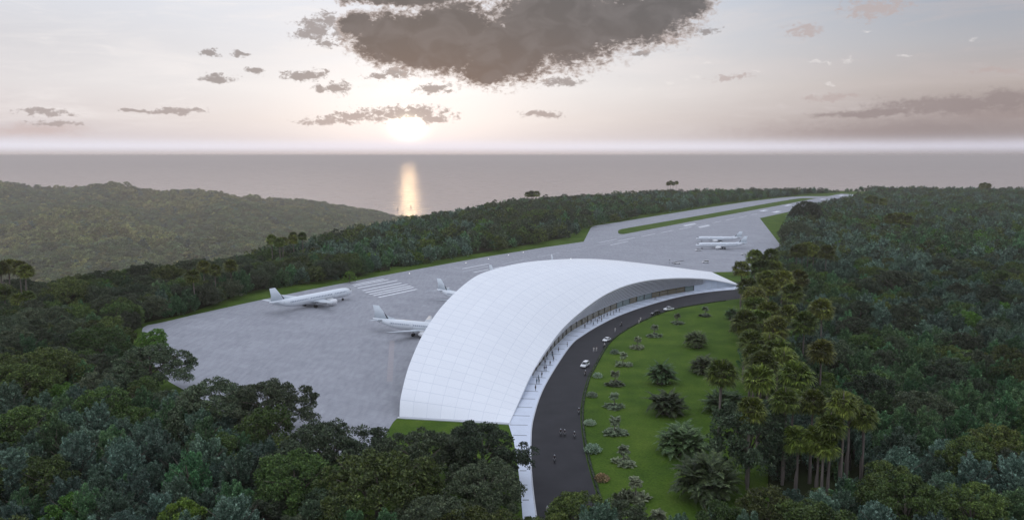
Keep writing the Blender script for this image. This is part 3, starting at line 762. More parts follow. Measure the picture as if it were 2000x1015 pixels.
# fuselage: nose at +22.2, tail at -22.3, axis height 3.4
st=[(22.2,.05,3.0),(21.9,.45,3.0),(21.2,.95,3.1),(20.0,1.45,3.25),(18.5,1.80,3.36),(16.5,1.97,3.4),(12,1.98,3.4),(0,1.98,3.4),(-8,1.98,3.4),(-12,1.85,3.5),(-15,1.55,3.8),(-18,1.10,4.2),(-20.5,.65,4.6),(-22.0,.35,4.85),(-22.4,.12,4.9)]
rings=[[(x,math.cos(a)*r,z+math.sin(a)*r) for a in [2*math.pi*k/20 for k in range(20)]] for x,r,z in st]
mb=MB(); mb.loft(rings)
mb.loft([[(5.5-11*k/6+0,math.cos(a)*1.9*w,2.1+math.sin(a)*1.05*w) for a in [2*math.pi*j/14 for j in range(14)]] for k,w in enumerate([.3,.8,1,1,.95,.8,.3])])
JET.append(('fuselage',mb.mesh('fuselage',M['fuse']),(0,0,0),None))
wm=wingmb([(4.8,1.2,2.3,8.0,.13),(2.6,5.0,2.75,5.2,.12),(-1.2,11.0,3.4,3.2,.11),(-4.4,16.8,4.0,1.6,.10)]).mesh('wing',M['winggrey'])
wm2=wingmb([(4.8,-1.2,2.3,8.0,.13),(2.6,-5.0,2.75,5.2,.12),(-1.2,-11.0,3.4,3.2,.11),(-4.4,-16.8,4.0,1.6,.10)]).mesh('wing',M['winggrey'])
JET+= [('wing',wm,(0,0,0),None),('wing',wm2,(0,0,0),None)]
mb=wingmb([(-14.5,0,5.0,7.2,.09),(-17.0,0,7.6,4.6,.09),(-19.4,0,10.4,2.8,.08)],True); mb.add([(-11.5,0,5.3),(-15.6,.12,5.2),(-15.6,0,6.6),(-15.6,-.12,5.2)],[(0,1,2),(0,2,3)])
JET.append(('tail_fin',mb.mesh('tail_fin',M['jetblue']),(0,0,0),None))
mb=wingmb([(-14.9,0,5.4,2.4,.20),(-16.2,0,6.9,1.6,.18),(-16.9,0,7.6,.5,.16)],True); JET.append(('fin_root_patch',mb.mesh('fin_root_patch',M['dorsal']),(0,0,0),None))
for sg in(1,-1):
    JET.append(('stabilizer',wingmb([(-17.0,.5*sg,4.7,3.6,.10),(-19.6,6.2*sg,5.2,1.5,.09)]).mesh('stabilizer',M['winggrey']),(0,0,0),None))
    rg=[[(x,math.cos(a)*r,math.sin(a)*r) for a in [2*math.pi*k/16 for k in range(16)]] for x,r in [(2.2,.80),(2.45,1.0),(2.1,1.12),(.6,1.18),(-1.0,1.02),(-2.2,.70),(-2.9,.35)]]
    mb=MB(); mb.loft(rg); mb.box((-.6,0,1.05),(3.2,.3,1.1)); en=mb.mesh('engine',M['white'])
    JET.append(('engine',en,(4.6,5.75*sg,1.62),None))
    mb=MB(); mb.tube([(0,0,2.5),(0,0,.6)],.16,8,1); 
    for dy in(-.45,.45): mb.tube([(0,dy-.2,.6),(0,dy+.2,.6)],.6,16,0)
    JET.append(('main_gear',mb.mesh('main_gear',[M['black'],M['steel']]),(-1.9,3.4*sg,0),None))
mb=MB(); mb.tube([(0,0,2.2),(0,0,.42)],.12,8,1)
for dy in(-.26,.26): mb.tube([(0,dy-.13,.42),(0,dy+.13,.42)],.42,14,0)
JET.append(('nose_gear',mb.mesh('nose_gear',[M['black'],M['steel']]),(16.6,0,0),None))
mb=MB()
for sg in(1,-1):
    mb.add([(20.95,sg*.12,4.12),(20.55,sg*.95,4.06),(19.55,sg*1.42,4.25),(19.75,sg*1.12,4.72),(20.35,sg*.1,4.62)],[(0,1,2,3,4)]); 
for i in range(len(mb.v)): 
    x,y,z=mb.v[i]; mb.v[i]=(x+.05,y*1.04,z+.03)
JET.append(('cockpit_window',mb.mesh('cockpit_window',M['carglass']),(0,0,0),None))
def from_tail(px,py,az_to,label,zt=4.9):
    """tail cone seen at (px,py); nose points toward az_to (deg clockwise from +Y)"""
    x,y=at(px,py,zt); d=Vector((math.sin(R_(az_to)),math.cos(R_(az_to)),0)); c=Vector((x,y,0))+d*22.4*JS
    return airliner(label,(c.x,c.y,.06),math.atan2(d.y,d.x))
def two(pt,pn,label):
    a=Vector((*at(*pt,4.9),0)); b=Vector((*at(*pn,3.0),0)); d=(b-a).normalized(); print('jet',label[:30],(b-a).length,math.degrees(math.atan2(d.x,d.y)))
    global JS
    JS=(b-a).length/44.6*.96; c=(a+b)/2; return airliner(label,(c.x,c.y,.06),math.atan2(d.y,d.x))
two((523,596),(691,571),'white airliner rolling alone on the apron at the left beside the striped runway threshold')
a2=Vector((*at(728,623,4.9),0)); b2=Vector((*at(838,633,4.9),0)); az2=math.degrees(math.atan2((b2-a2).x,(b2-a2).y)); print('az2',az2)
JS=1.07
from_tail(728,623,az2,'white airliner parked nearest the curved roof edge with one wing and tail in view')
a3=Vector((*at(853,566,4.9),0)); b3=Vector((*at(897,573,4.9),0)); az3=math.degrees(math.atan2((b3-a3).x,(b3-a3).y)); print('az3',az3)
from_tail(853,566,az3,'white airliner with its front half hidden behind the roof, beyond the nearest parked one')
from_tail(955,537,az3+18,'airliner hidden behind the roof but for its fin, over the short white runway stripes')
from_tail(1076,515,az3+38,'airliner behind the top of the roof with only its fin tip showing')
two((1452,462),(1357,465.5),'farther of the two white airliners parked side by side on the right apron')
two((1462,473.5),(1356,479),'nearer of the two white airliners parked side by side on the right apron')

# ------------------------------------------------------------------ cars
def carparts(kind,paint):
    if kind=='suv': Ln,Wd,prof,cab,hb=4.7,1.9,[(-2.35,.45),(-2.35,1.05),(-2.25,1.12),(1.15,1.12),(2.2,.95),(2.35,.7),(2.35,.42)],[(-2.22,1.10),(-1.95,1.78),(-.3,1.84),(.55,1.80),(1.3,1.10)],0
    elif kind=='pickup': Ln,Wd,prof,cab,hb=5.3,1.9,[(-2.65,.5),(-2.65,1.08),(-.75,1.08),(1.4,1.12),(2.45,1.0),(2.65,.75),(2.65,.45)],[(-.75,1.10),(-.6,1.75),(.45,1.80),(1.35,1.10)],0
    else: Ln,Wd,prof,cab,hb=4.5,1.8,[(-2.25,.42),(-2.25,.92),(-1.5,1.0),(1.1,.96),(2.1,.80),(2.25,.6),(2.25,.38)],[(-1.7,.96),(-1.0,1.40),(.3,1.42),(1.15,.94)],0
    P=[]
    mb=MB(); w=Wd/2
    secs=[(-w,.93),(-w*.985,1),(w*.985,1),(w,.93)]
    ring=[]
    for y,s in secs: ring.append([(x*(.97 if s<1 else 1),y,z if z<.6 else .6+(z-.6)*(.9 if s<1 else 1)) for x,z in prof])
    mb.loft(ring,0,True,True,False)
    c2=[(x,z) for x,z in cab]; ring=[]
    n=len(c2)
    for y,f in((-w*.80,1),(-w*.78,1),(w*.78,1),(w*.80,1)): ring.append([(x,y,z) for x,z in c2])
    # roof slab
    ztop=max(z for x,z in c2); xs=[x for x,z in c2 if z>ztop-.12]
    mb.box(((min(xs)+max(xs))/2,0,ztop+.02),(max(xs)-min(xs)+.15,w*1.45,.06))
    for y in(-w*.74,w*.74):
        for (xa,za),(xb,zb) in((c2[0],c2[1]),(c2[-1],c2[-2])): mb.tube([(xa,y*1.13,za),(xb,y,zb)],.05,5)
        mb.tube([((xs[0]+xs[-1])/2,y*1.13,c2[0][1]),((xs[0]+xs[-1])/2,y,ztop)],.05,5)
    if kind=='pickup':
        mb.box((-1.72,0,1.09),(1.6,1.45,.04),1)
    P.append(('body',mb.mesh('body',[paint,M['darkmetal']]),(0,0,0)))
    mb=MB(); r1=[(x,-w*.86 if z<1.2 else -w*.70,z-.02) for x,z in c2]; r2=[(x,-y,z) for x,y,z in r1]; mb.loft([r1,r2],0,True,True,False)
    P.append(('windows',mb.mesh('windows',M['carglass']),(0,0,0)))
    wh=MB(); wh.tube([(0,-.11,0),(0,.11,0)],.34,16,0); wh.tube([(0,-.12,0),(0,.12,0)],.2,10,1); wmesh=wh.mesh('wheel',[M['black'],M['steel']])
    for sx in(-1,1):
        for sy in(-1,1): P.append(('wheel',wmesh,(sx*Ln*.3,sy*(w-.08),.34)))
    hl=MB(); hl.box((0,0,0),(.08,.36,.16)); h1=hl.mesh('headlight',M['lamp']); h2=MB().box((0,0,0),(.08,.25,.2)).mesh('tail_light',M['red'])
    for sy in(-1,1): P.append(('headlight',h1,(Ln/2+.0,sy*w*.68,.70))); P.append(('tail_light',h2,(-Ln/2,sy*w*.76,.80)))
    mi=MB().box((0,0,0),(.15,.2,.14)).mesh('mirror',paint)
    for sy in(-1,1): P.append(('mirror',mi,(.95,sy*(w+.08),1.05)))
    return P
CP={k:carparts(k[0],M[k[1]]) for k in [('suv','carwhite'),('pickup','carwhite'),('sedan','carwhite'),('suv','carblack')]}
def car(key,px,py,az,label,cat='car',z=.08,group=None):
    x,y=at(px,py); t=thing({'suv':'parked_suv','pickup':'pickup_truck','sedan':'sedan_car'}[key[0]].replace('parked_',''),label,cat,(x,y,z),R_(90-az),group)
    for n,m,l in CP[key]: link(n,m,t,l)
    return t
car(('suv','carwhite'),1142.5,716,205,'tall white estate car driving toward the viewer on the curved road')
car(('sedan','carwhite'),1185,666,212,'low white saloon car on the road between the white estate car and the dark car')
car(('suv','carblack'),1280,614.5,240,'black off road car on the road just behind the white pickup')
car(('pickup','carwhite'),1306,606,240,'white pickup truck leading the line of cars on the curved road','pickup')
car(('suv','carwhite'),1378,513.5,275,'white service van alone on the right apron below the parked airliners','van')
car(('sedan','carwhite'),1453,498,275,'white car on the right apron near the palm cluster')
car(('pickup','carwhite'),1364,490,255,'small white tow vehicle by the nose wheel of the nearer airliner','tow vehicle')
# belt loader
t=thing('belt_loader','long low conveyor belt loader standing on the apron just beyond the roof','belt loader',(*at(1322,515.5),.06),R_(18))
mb=MB(); mb.box((0,0,.75),(4.2,1.8,.7),0); mb.box((-1.6,.5,1.5),(1.1,.8,.9),0,taper=.85); mb.build('chassis',M['carwhite'],t)
mb=MB(); mb.add([(-4.2,-.9,.9),(-4.2,-.1,.9),(5.2,-.1,2.2),(5.2,-.9,2.2),(-4.2,-.9,1.15),(-4.2,-.1,1.15),(5.2,-.1,2.45),(5.2,-.9,2.45)],[(3,2,1,0),(4,5,6,7),(0,1,5,4),(1,2,6,5),(2,3,7,6),(3,0,4,7)]); mb.build('belt',M['darkmetal'],t)
for sx in(-1,1):
    for sy in(-1,1): MB().tube([(sx*1.4,sy*.85-.12,.36),(sx*1.4,sy*.85+.12,.36)],.36,14).build('wheel',M['black'],t)
MB().tube([(-5.6,.2,0),(-5.6,.2,3.0)],.08,8).box((-5.6,.2,3.1),(.9,.5,.5)).build('work_light_mast',M['steel'],t)
# shed glimpsed through the palms
t=thing('service_shed','pale grey flat roofed shed glimpsed between the palm cluster and the forest','shed',(*at(1536,524),0),R_(10))
MB().box((0,0,1.8),(12,8,3.6)).build('walls',M['wallwhite'],t); MB().box((0,0,3.75),(13,9,.3)).build('roof',M['conc'],t)
MB().box((-1,-4.03,1.2),(2.2,.06,2.3)).build('door',M['darkmetal'],t)
# ------------------------------------------------------------------ sailing boats
def sailboat(px,py,label,s):
    D=(H-SEA); d=ray(px,py); k=-D/d[2]; t=thing('sailing_boat',label,'sailing boat',(d[0]*k,d[1]*k,SEA),R_(70)); t.scale=(s,)*3
    rg=[]
    for x,w,zz in [(-6,.9,1.2),(-4,1.7,1.15),(0,2.0,1.1),(4,1.3,1.3),(6.8,.08,1.6)]: rg.append([(x,-w,zz),(x,-w*.6,.1),(x,0,-.3),(x,w*.6,.1),(x,w,zz)])
    MB().loft(rg).build('hull',M['hull'],t); MB().box((-1,0,1.5),(4,1.8,.7),taper=.8).build('cabin',M['white'],t)
    MB().tube([(.8,0,1),(.8,0,17)],[.14,.08],8).build('mast',M['steel'],t)
    MB().add([(.6,0,2.2),(-5,.5,2.2),(-2.6,.7,8),(.6,0,16.5)],[(0,1,2,3)]).build('mainsail',M['sail'],t)
    MB().add([(1.0,0,15.5),(6.4,0,1.8),(1.6,-.6,2.4)],[(0,1,2)]).build('jib',M['sail'],t)
sailboat(777,411.5,'left of two distant sailing boats on the sea, just left of the sun glitter',1.55)
sailboat(802.5,407,'right of two distant sailing boats, sailing within the golden sun glitter',1.75)

# ------------------------------------------------------------------ people
def body_mesh(pose,mats):
    V=[];E=[];R=[]
    def v(p,r): V.append(p);R.append(r); return len(V)-1
    def e(a,b): E.append((a,b))
    sit=pose=='sit'; st=.32 if pose=='walk' else .08
    zp=.95 if not sit else .82
    pel=v((0,0,zp),.15); wa=v((.0,0,zp+.2),.135); ch=v((.02 if not sit else .06,0,zp+.40),.165); nk=v((.02 if not sit else .08,0,zp+.55),.06); hd=v((.03 if not sit else .10,0,zp+.63),.085); hd2=v((.03 if not sit else .1,0,zp+.74),.095); 
    for a,b in((pel,wa),(wa,ch),(ch,nk),(nk,hd),(hd,hd2)): e(a,b)
    for s in(-1,1):
        sh=v((.02,s*.19,zp+.48),.06); e(ch,sh)
        if sit: el=v((.22,s*.27,zp+.26),.045); wr=v((.44,s*.27,zp+.22),.032); f=(1,0,0)
        else:
            k=s*st*.5; el=v((-.03+k*.4,s*.25,zp+.20),.045); wr=v((.04+k,s*.27,zp-.04),.032); f=(.15,0,-1)
        e(sh,el); e(el,wr)
        pa=v(tuple(V[wr][i]+f[i]*.07 for i in range(3)),.032); e(wr,pa)
        for q in range(4):
            o=(q-1.5)*.02; L1=(.07,.085,.08,.06)[q]
            side=(0,o,0) if sit else (o,0,0)
            a=v(tuple(V[pa][i]+f[i]*.03+side[i] for i in range(3)),.009); b=v(tuple(V[pa][i]+f[i]*L1+side[i]*1.2 for i in range(3)),.008)
            e(pa,a); e(a,b)
        th=v((V[wr][0]+.05,V[wr][1],V[wr][2]-.05 if not sit else V[wr][2]+.03),.010); e(wr,th)
        hp=v((0,s*.10,zp-.05),.095); e(pel,hp)
        if sit: kn=v((.42,s*.17,zp-.10),.065); an=v((.36,s*.16,zp-.52),.042); fo=v((.54,s*.16,zp-.56),.04)
        else:
            k=-s*st; kn=v((.04+k*.45,s*.10,.50),.065); an=v((k*.8,s*.10,.08),.042); fo=v((k*.8+.17,s*.10,.04),.035)
        e(hp,kn); e(kn,an); e(an,fo)
    me=bpy.data.meshes.new('b'); me.from_pydata(V,E,[]); ob=bpy.data.objects.new('b',me); COL.objects.link(ob)
    m=ob.modifiers.new('s','SKIN'); m.use_smooth_shade=True
    for i,sv in enumerate(me.skin_vertices[0].data): sv.radius=(R[i],R[i]); sv.use_root=(i==0)
    s2=ob.modifiers.new('u','SUBSURF'); s2.levels=1; s2.render_levels=1
    bpy.context.view_layer.update(); dg=bpy.context.evaluated_depsgraph_get()
    out=bpy.data.meshes.new_from_object(ob.evaluated_get(dg)); bpy.data.objects.remove(ob); out.name='person'
    out.materials.clear()
    for mm in mats: out.materials.append(mm)
    for p in out.polygons:
        c=p.center; z=c.z; arm=abs(c.y)>.235
        if z>zp+.52: k=0
        elif arm and ((z<zp+.22 and not sit) or (sit and c.x>.25 and z>zp+.1)): k=0
        elif z>zp-.02 : k=1
        else: k=2
        if not sit and z<.07: k=3
        p.material_index=k
    return out,zp,(.03 if not sit else .10)
hm=MB(); hm.loft([[(math.cos(a)*r-.015,math.sin(a)*r,z) for a in [2*math.pi*k/10 for k in range(10)]] for r,z in [(.112,-.03),(.12,.03),(.105,.09),(.05,.125)]])
HAIR=hm.mesh('hair',M['hair'])
hm=MB(); hm.loft([[(math.cos(a)*r,math.sin(a)*r,z) for a in [2*math.pi*k/12 for k in range(12)]] for r,z in [(.14,-.06),(.155,.02),(.13,.11),(.06,.155)]])
HELM=hm.mesh('helmet',M['helmet'])
PB={}
for pose in('stand','walk'):
    for k,(a,b) in {'dark':('c_dark','c_dark'),'navy':('c_navy','c_dark'),'brown':('c_brown','c_dark'),'teal':('c_teal','c_navy'),'white':('c_white','c_white')}.items():
        PB[pose,k]=body_mesh(pose,[M['skin'],M[a],M[b],M['black']])
for k,(a,b) in {'dark':('c_dark','c_dark'),'white':('c_white','c_dark')}.items(): PB['sit',k]=body_mesh('sit',[M['skin'],M[a],M[b],M['black']])
def person(x,y,z,pose,k,az,label,group,helmet=False,s=1.0):
    me,zp,hx=PB[pose,k]; t=tag(link('person',me,None,(x,y,z)),label,'person',group); t.rotation_euler=(0,0,R_(90-az)); t.scale=(s,)*3
    link('helmet' if helmet else 'hair',HELM if helmet else HAIR,t,(hx,0,zp+.77)); return t
ORD=['first','second','third','fourth','fifth','sixth','seventh','eighth','ninth','tenth','eleventh','twelfth','thirteenth','fourteenth','fifteenth','sixteenth','seventeenth','eighteenth','nineteenth','twentieth','twenty first','twenty second','twenty third','twenty fourth','twenty fifth','twenty sixth','twenty seventh','twenty eighth','twenty ninth','thirtieth','thirty first','thirty second','thirty third','thirty fourth','thirty fifth','thirty sixth']
pz=[zp(x,y+28,7.25,1020,640) for x,y in [(188,860),(205,765),(238,760),(228,715),(278,670),(312,580),(338,580),(323,490),(395,505),(443,445),(430,395),(305,400),(347,410),(425,365),(515,315),(637,240)]]
pz+=[zp(x,y+16,5,1100,480) for x,y in [(212,790),(238,745),(295,765),(272,740),(312,715),(335,740),(352,710),(375,725),(372,695),(398,690),(430,675),(462,665),(492,655),(517,635),(548,630),(895,507),(905,512)]]
pz.sort(key=lambda p:-p[1]+p[0]*.01)
g_=random.Random(3); cols=['dark','dark','navy','brown','teal','dark']
for i,(x,y) in enumerate(pz):
    k=cols[g_.randrange(6)]; X,Y=at(x,y,.2)
    wd={'dark':'dark clothes','navy':'navy top','brown':'brown top','teal':'teal top'}[k]
    person(X,Y,.2,g_.choice(['stand','walk']),k,g_.choice([20,200,110,300])+g_.uniform(-25,25),'person in %s on the pale walkway, %s from its near end'%(wd,ORD[i]),'people along the terminal walkway',s=g_.uniform(1.05,1.15))
# scooters
def scooter_parts():
    P=[]; mb=MB()
    mb.loft([[(x,-w,z0),(x,w,z0),(x,w*.8,z1),(x,-w*.8,z1)] for x,w,z0,z1 in [(-.85,.10,.55,.85),(-.5,.17,.35,.80),(-.1,.17,.30,.76),(.05,.14,.22,.35),(.35,.14,.22,.34),(.45,.18,.25,.80),(.62,.12,.5,1.0)]],0,True,True,False)
    P.append(('body',mb.mesh('body',M['carblack']),(0,0,0))); P.append(('seat',MB().box((-.42,0,.84),(.75,.28,.1),taper=.9).mesh('seat',M['black']),(0,0,0)))
    P.append(('handlebar',MB().tube([(.5,-.33,1.08),(.58,0,1.02),(.5,.33,1.08)],.025,6).tube([(.58,0,1.02),(.72,0,.3)],.03,6).mesh('handlebar',M['steel']),(0,0,0)))
    w=MB().tube([(0,-.06,0),(0,.06,0)],.27,16).mesh('wheel',M['black']); P+=[('wheel',w,(-.62,0,.27)),('wheel',w,(.75,0,.27))]
    P.append(('headlight',MB().box((.66,0,.85),(.06,.16,.12)).mesh('headlight',M['lamp']),(0,0,0))); return P
SCO=scooter_parts()
def scooter(px,py,az,desc,k='dark'):
    x,y=at(px,py); t=thing('motor_scooter','dark motor scooter '+desc,'scooter',(x,y,.08),R_(90-az),'motor scooters on the curved road')
    for n,m,l in SCO: link(n,m,t,l)
    d=Vector((math.sin(R_(az)),math.cos(R_(az)))); person(x-d.x*.38,y-d.y*.38,.10,'sit',k,az,'helmeted rider in %s clothes on the scooter '%k+desc,'scooter riders',True)
scooter(1069,1004,185,'nearest the bottom of the road','white'); scooter(1083,902,185,'alone in mid road above the lowest one','dark')
scooter(1095,850,182,'left of the pair abreast in mid road'); scooter(1103,851,182,'right of the pair abreast in mid road'); scooter(1122,855,182,'between the pair abreast and the hedge')
scooter(1130.5,808,188,'hugging the hedge below the first pale shrubs'); scooter(1143,733,200,'following just below the tall white car')
scooter(1180,678,212,'just below the low white car','white'); scooter(1213,637,220,'nearest the walkway in the upper road')
for i,(x,y,dsc) in enumerate([(1159.5,687,'left of two walking side by side below the low white car'),(1165,686.5,'right of two walking side by side below the low white car'),(1201.5,648,'walking alone in the road above the low white car'),(1248,632,'nearer of two in the road left of the black car'),(1251,627,'farther of two in the road left of the black car')]):
    X,Y=at(x,y); person(X,Y,.08,'walk','white',200,'person in white '+dsc,'people walking in the road',s=1.1)

# ------------------------------------------------------------------ lawn planting
R6=(2.23,1000,560)
order=0
small=[((840,90),(843,130)),((728,130),(722,162)),((617,180),(622,218)),((547,228),(548,270)),((490,295),(484,345)),((455,375),(450,430)),((446,465),(448,530)),((458,570),(450,645)),((488,690),(488,775)),((545,845),(540,930)),((640,1000),(640,1075))]
for i,(c,b) in enumerate(small):
    x,y=at(*zp(*b,*R6)); y+=1.0
    t=thing('small_palm','small palm over low plants on the lawn, %s in the row from the far end'%ORD[i],'small palm',(x,y,0),i*1.3,'row of small palms on the lawn')
    link('trunk',SPT,t); link('crown',SP[i%2],t,(0,0,3.7)); l=link('low_plants',LOW[i%2],t); l.scale=(1.05,1.05,1)
    t.scale=(random.uniform(.95,1.1),)*3
x,y=at(*zp(492,925,*R6)); t=thing('low_plant_clump','leafy low clump left of the last full palm of the lawn row','plant',(x,y,0)); link('foliage',LOW[1],t); t.scale=(.8,.8,1.6)
for i,(p,k,l) in enumerate([((447,290),'pale','farthest small pale round shrub on the lawn beside the road'),((373,393),'pale','second small pale shrub from the far end along the hedge'),((347,478),'pale','third small pale shrub from the far end along the hedge'),((338,600),'pale','dull pale round shrub on the lawn above the whitest one'),((352,718),'pale','whitest and largest round shrub beside the hedge'),((392,842),'red','reddish topped round shrub nearest the viewer beside the hedge')]):
    x,y=at(*zp(*p,*R6)); t=thing('round_shrub',l,'shrub',(x,y,0),i,'round shrubs beside the hedge'); link('foliage',SHR[k],t); link('stem',SHS,t); t.scale=(1.15 if i!=4 else 1.5,)*3 if i<6 else 1
for i,(cx,cy,s,k,l) in enumerate([(808,262,1.12,0,'large bushy date palm clump farthest up the lawn'),(648,420,1.25,2,'tall upright date palm clump left of the wide dark one in the upper lawn'),(838,375,1.15,1,'wide dark date palm clump against the forest edge in the upper lawn'),(680,550,1.3,1,'broad spreading date palm clump in the middle of the lawn'),(920,540,1.3,1,'date palm clump behind the single tall palm trunk'),(738,725,1.4,1,'wide date palm clump below the middle of the lawn'),(870,925,1.75,0,'largest feathery date palm nearest the viewer'),(955,140,.9,2,'grey bushy date palm by the road end')]):
    x,y=at(*zp(cx,cy,*R6)); t=thing('date_palm',l,'date palm',(x,y,0),i*2.1,'date palm clumps on the lawn'); link('fronds',DATE[k][0],t); link('stems',DATE[k][1],t); t.scale=(s*1.1,)*3

# ------------------------------------------------------------------ individual trees
placed=[]   # (x,y,r)
def tree(key,x,y,s,label,group,rz=None,name=None):
    cr,tr,h,rad=TREES[key]
    z=float(height(np.array([x]),np.array([y]))[0])
    nm=name or ('bushy_tree' if key.startswith('plume') else 'broadleaf_tree')
    t=thing(nm,label,'tree',(x,y,z),random.uniform(0,6.28) if rz is None else rz,group)
    link('crown',cr,t); link('trunk',tr,t); t.scale=(s,s,s*random.uniform(.92,1.08)); return t
def bytop(px,py,h): return at(px,py,h)
big=[ # crown top px, py, key, scale, label
(290,676,'dome_dark0',.95,'large spreading tree at the apron corner, its crown standing against the grey concrete'),
(165,548,'dome_olive1',.85,'dark rounded tree beside the left palm group under the hazy hill'),
(255,556,'dome_dark1',.80,'dark tree behind the left forest, right of the rounded tree by the palms'),
(85,686,'dome_olive0',1.0,'broad olive crown near the left frame edge, middle height'),
(195,646,'dome_olive2',.85,'olive crown just left of the apron corner tree'),
(30,722,'dome_olive1',.9,'olive crown at the left frame edge below the bluish bushes'),
(410,742,'dome_dark2',1.0,'dark wide crown left of the tree reaching onto the apron'),
(520,746,'dome_dark0',.95,'dark crown whose ragged right side stands against the apron'),
(640,822,'dome_dark1',.95,'dark crown at the foot of the apron right of the ragged one'),
(820,845,'dome_dark2',.85,'dark crown on the grass below the near end of the white roof'),
(945,832,'dome_dark0',.85,'tall dark tree overlapping the pale walkway at the near roof corner'),
(735,885,'dome_olive0',1.1,'olive crown at the bottom centre left of the tall walkway tree'),
(945,912,'dome_dark2',.74,'dense dark crown just below the tree overlapping the walkway'),
(930,1000,'dome_olive1',.75,'olive crown at the bottom edge beside the walkway'),
(850,985,'dome_dark1',.8,'dark crown at the bottom edge below the walkway tree'),
(575,900,'dome_olive2',.8,'olive crown at the bottom below the dark ones'),


(300,640,'round_green0',1.1,'bright green bush tree behind the apron corner')]
for px,py,key,s,l in big:
    h=TREES[key][2]*s*1.0; x,y=bytop(px,py,h); y-=0
    tree(key,x,y,s,l,None); placed.append((x,y,TREES[key][3]*s*.75))
lt=[(1130,962,'round_olive0',1.0,'olive tree on the road edge at the bottom, below the row of small palms'),(1215,985,'round_dark0',.9,'dark small crown at the bottom edge of the lawn'),
(1465,800,'round_dark1',1.55,'round dense tree standing on the right of the lawn with its dark trunk showing'),(1405,985,'round_olive1',.9,'olive crown at the bottom right of the lawn'),(1500,950,'round_olive0',1.1,'wide olive crown at the bottom beneath the palm stand'),(1590,975,'round_olive1',1.2,'olive crown at the bottom edge below the rightmost palm trunks')]
for px,py,key,s,l in lt:
    h=TREES[key][2]*s; x,y=bytop(px,py,h); tree(key,x,y,s,l,None); placed.append((x,y,TREES[key][3]*s*.8))
x,y=at(1572,438); tree('dome_dark0',x,y,1.5,'lone tall tree standing over the runway edge on the right',None); placed.append((x,y,12))
x,y=at(1556,480); tree('dome_dark1',x,y,1.15,'dark tree at the forest corner beside the triangular grass',None); placed.append((x,y,9))
x,y=at(683,552); tree('round_green1',x,y,.7,'small tree alone on the grass beside the runway threshold stripes',None); placed.append((x,y,3))
# palms
def palm_px(cx,cy,h=None,base=None,s=1.0,label='',group=None):
    if base is not None:
        bx,by=at(*base); D=math.hypot(bx,by); hh=H-by*(cy-12-303)/F/1.0
        hh=max(8,min(26,hh)); 
        tx,ty=at(cx,cy,hh-1.5); lean=0
    else:
        hh=h; bx,by=at(cx,cy,hh-1.5)
    placed.append((bx,by,2.2 if s>=.8 else 1.5))
    return fan_palm((bx,by),hh,label,group,s)
grp={}
def palms(pts,h,s,desc,group):
    n=len(pts)
    for i,p in enumerate(sorted(pts)):
        l='fan palm, %s from left %s'%(ORD[i],desc) if n>1 else 'tall fan palm '+desc
        palm_px(p[0],p[1],h+random.uniform(-1,1),s=s*random.uniform(.92,1.08),label=l,group=group)
palms([(2,524),(18,521),(38,524),(50,530),(-14,522)],23,1.0,'in the group at the left frame edge','palms at the left frame edge')
palms([(10,575),(35,585),(55,580)],14,.8,'among the shorter palms by the left frame edge','palms at the left frame edge')
palms([(530,468),(545,474),(553,471),(572,468),(573,462),(590,462)],22,.85,'in the clump against the hazy valley','palms against the hazy valley')
palms([(398,522),(420,528),(450,520),(376,540)],18,.9,'in the forest strip left of the lone airliner','palms in the left forest strip')
palms([(1031,380),(1038,379),(1048,379)],19,1.3,'in the far clump against the sea','far palms against the sea')
palms([(1305,359),(1310,357),(1315,359),(1321,357)],24,1.0,'in the small clump on the far skyline','skyline palms')
palms([(1918,363),(1924,361),(1931,363)],22,1.3,'on the skyline at the far right','far right skyline palms')
palms([(1696,391),(1702,388),(1708,391),(1725,394)],20,1.3,'near the far end of the runway in the right forest','palms near the runway end')
palms([(1738,427),(1750,425),(1760,428),(1772,430)],20,1.3,'in the middle of the right forest','palms amid the right forest')
palms([(1556,491),(1566,489),(1578,487),(1590,491),(1615,493)],20,1.1,'in the group behind the pale shed','palms behind the shed')
palms([(1474,503),(1507,500),(1448,525),(1485,523),(1513,528),(1495,545),(1502,562),(1474,580),(1530,548),(1460,560)],21,1.15,'of the upper part of the dense palm cluster','upper palms of the dense cluster')
palms([(1548,572),(1474,600),(1537,614),(1572,632),(1604,605),(1455,630),(1485,625),(1513,640),(1500,610),(1560,545)],21,1.1,'of the middle part of the dense palm cluster','middle palms of the dense cluster')
palms([(1468,668),(1502,673),(1604,688),(1476,695),(1517,690),(1490,712),(1530,705),(1555,735),(1482,740)],20,1.05,'of the lower part of the dense palm cluster','lower palms of the dense cluster')
for i,(c,b) in enumerate([((1468,797),None),((1525,789),(1525,945)),((1545,790),(1544,915)),((1583,792),(1581,942)),((1640,795),(1636,966)),((1655,800),(1650,940)),((1686,822),(1678,943)),((1617,840),(1615,975)),((1560,868),(1553,958)),((1604,879),(1604,975)),((1590,866),(1592,968))]):
    palm_px(c[0],c[1]+4,20,b,.80,'fan palm of the near right stand with bare trunk, %s from its left'%ORD[i],'near right stand of palms')
palm_px(1420,738,None,(1405,895),.95,'single slender tall palm on the right of the lawn',None)

# ------------------------------------------------------------------ forests
def inpoly(X,Y,P):
    return poly_dist(X,Y,np.array(P,float))[1]
openP=pp(grass[:6])+pp([(x+2,y) for x,y in LEFTBASE])+pp([(1706,386),(1605,407),(1548,425),(1534,450),(1528,500),(1524,530),(1470,545),(1474,575),(1466,600),(1455,660),(1462,740),(1490,800),(1515,860),(1510,940),(1530,1060)])
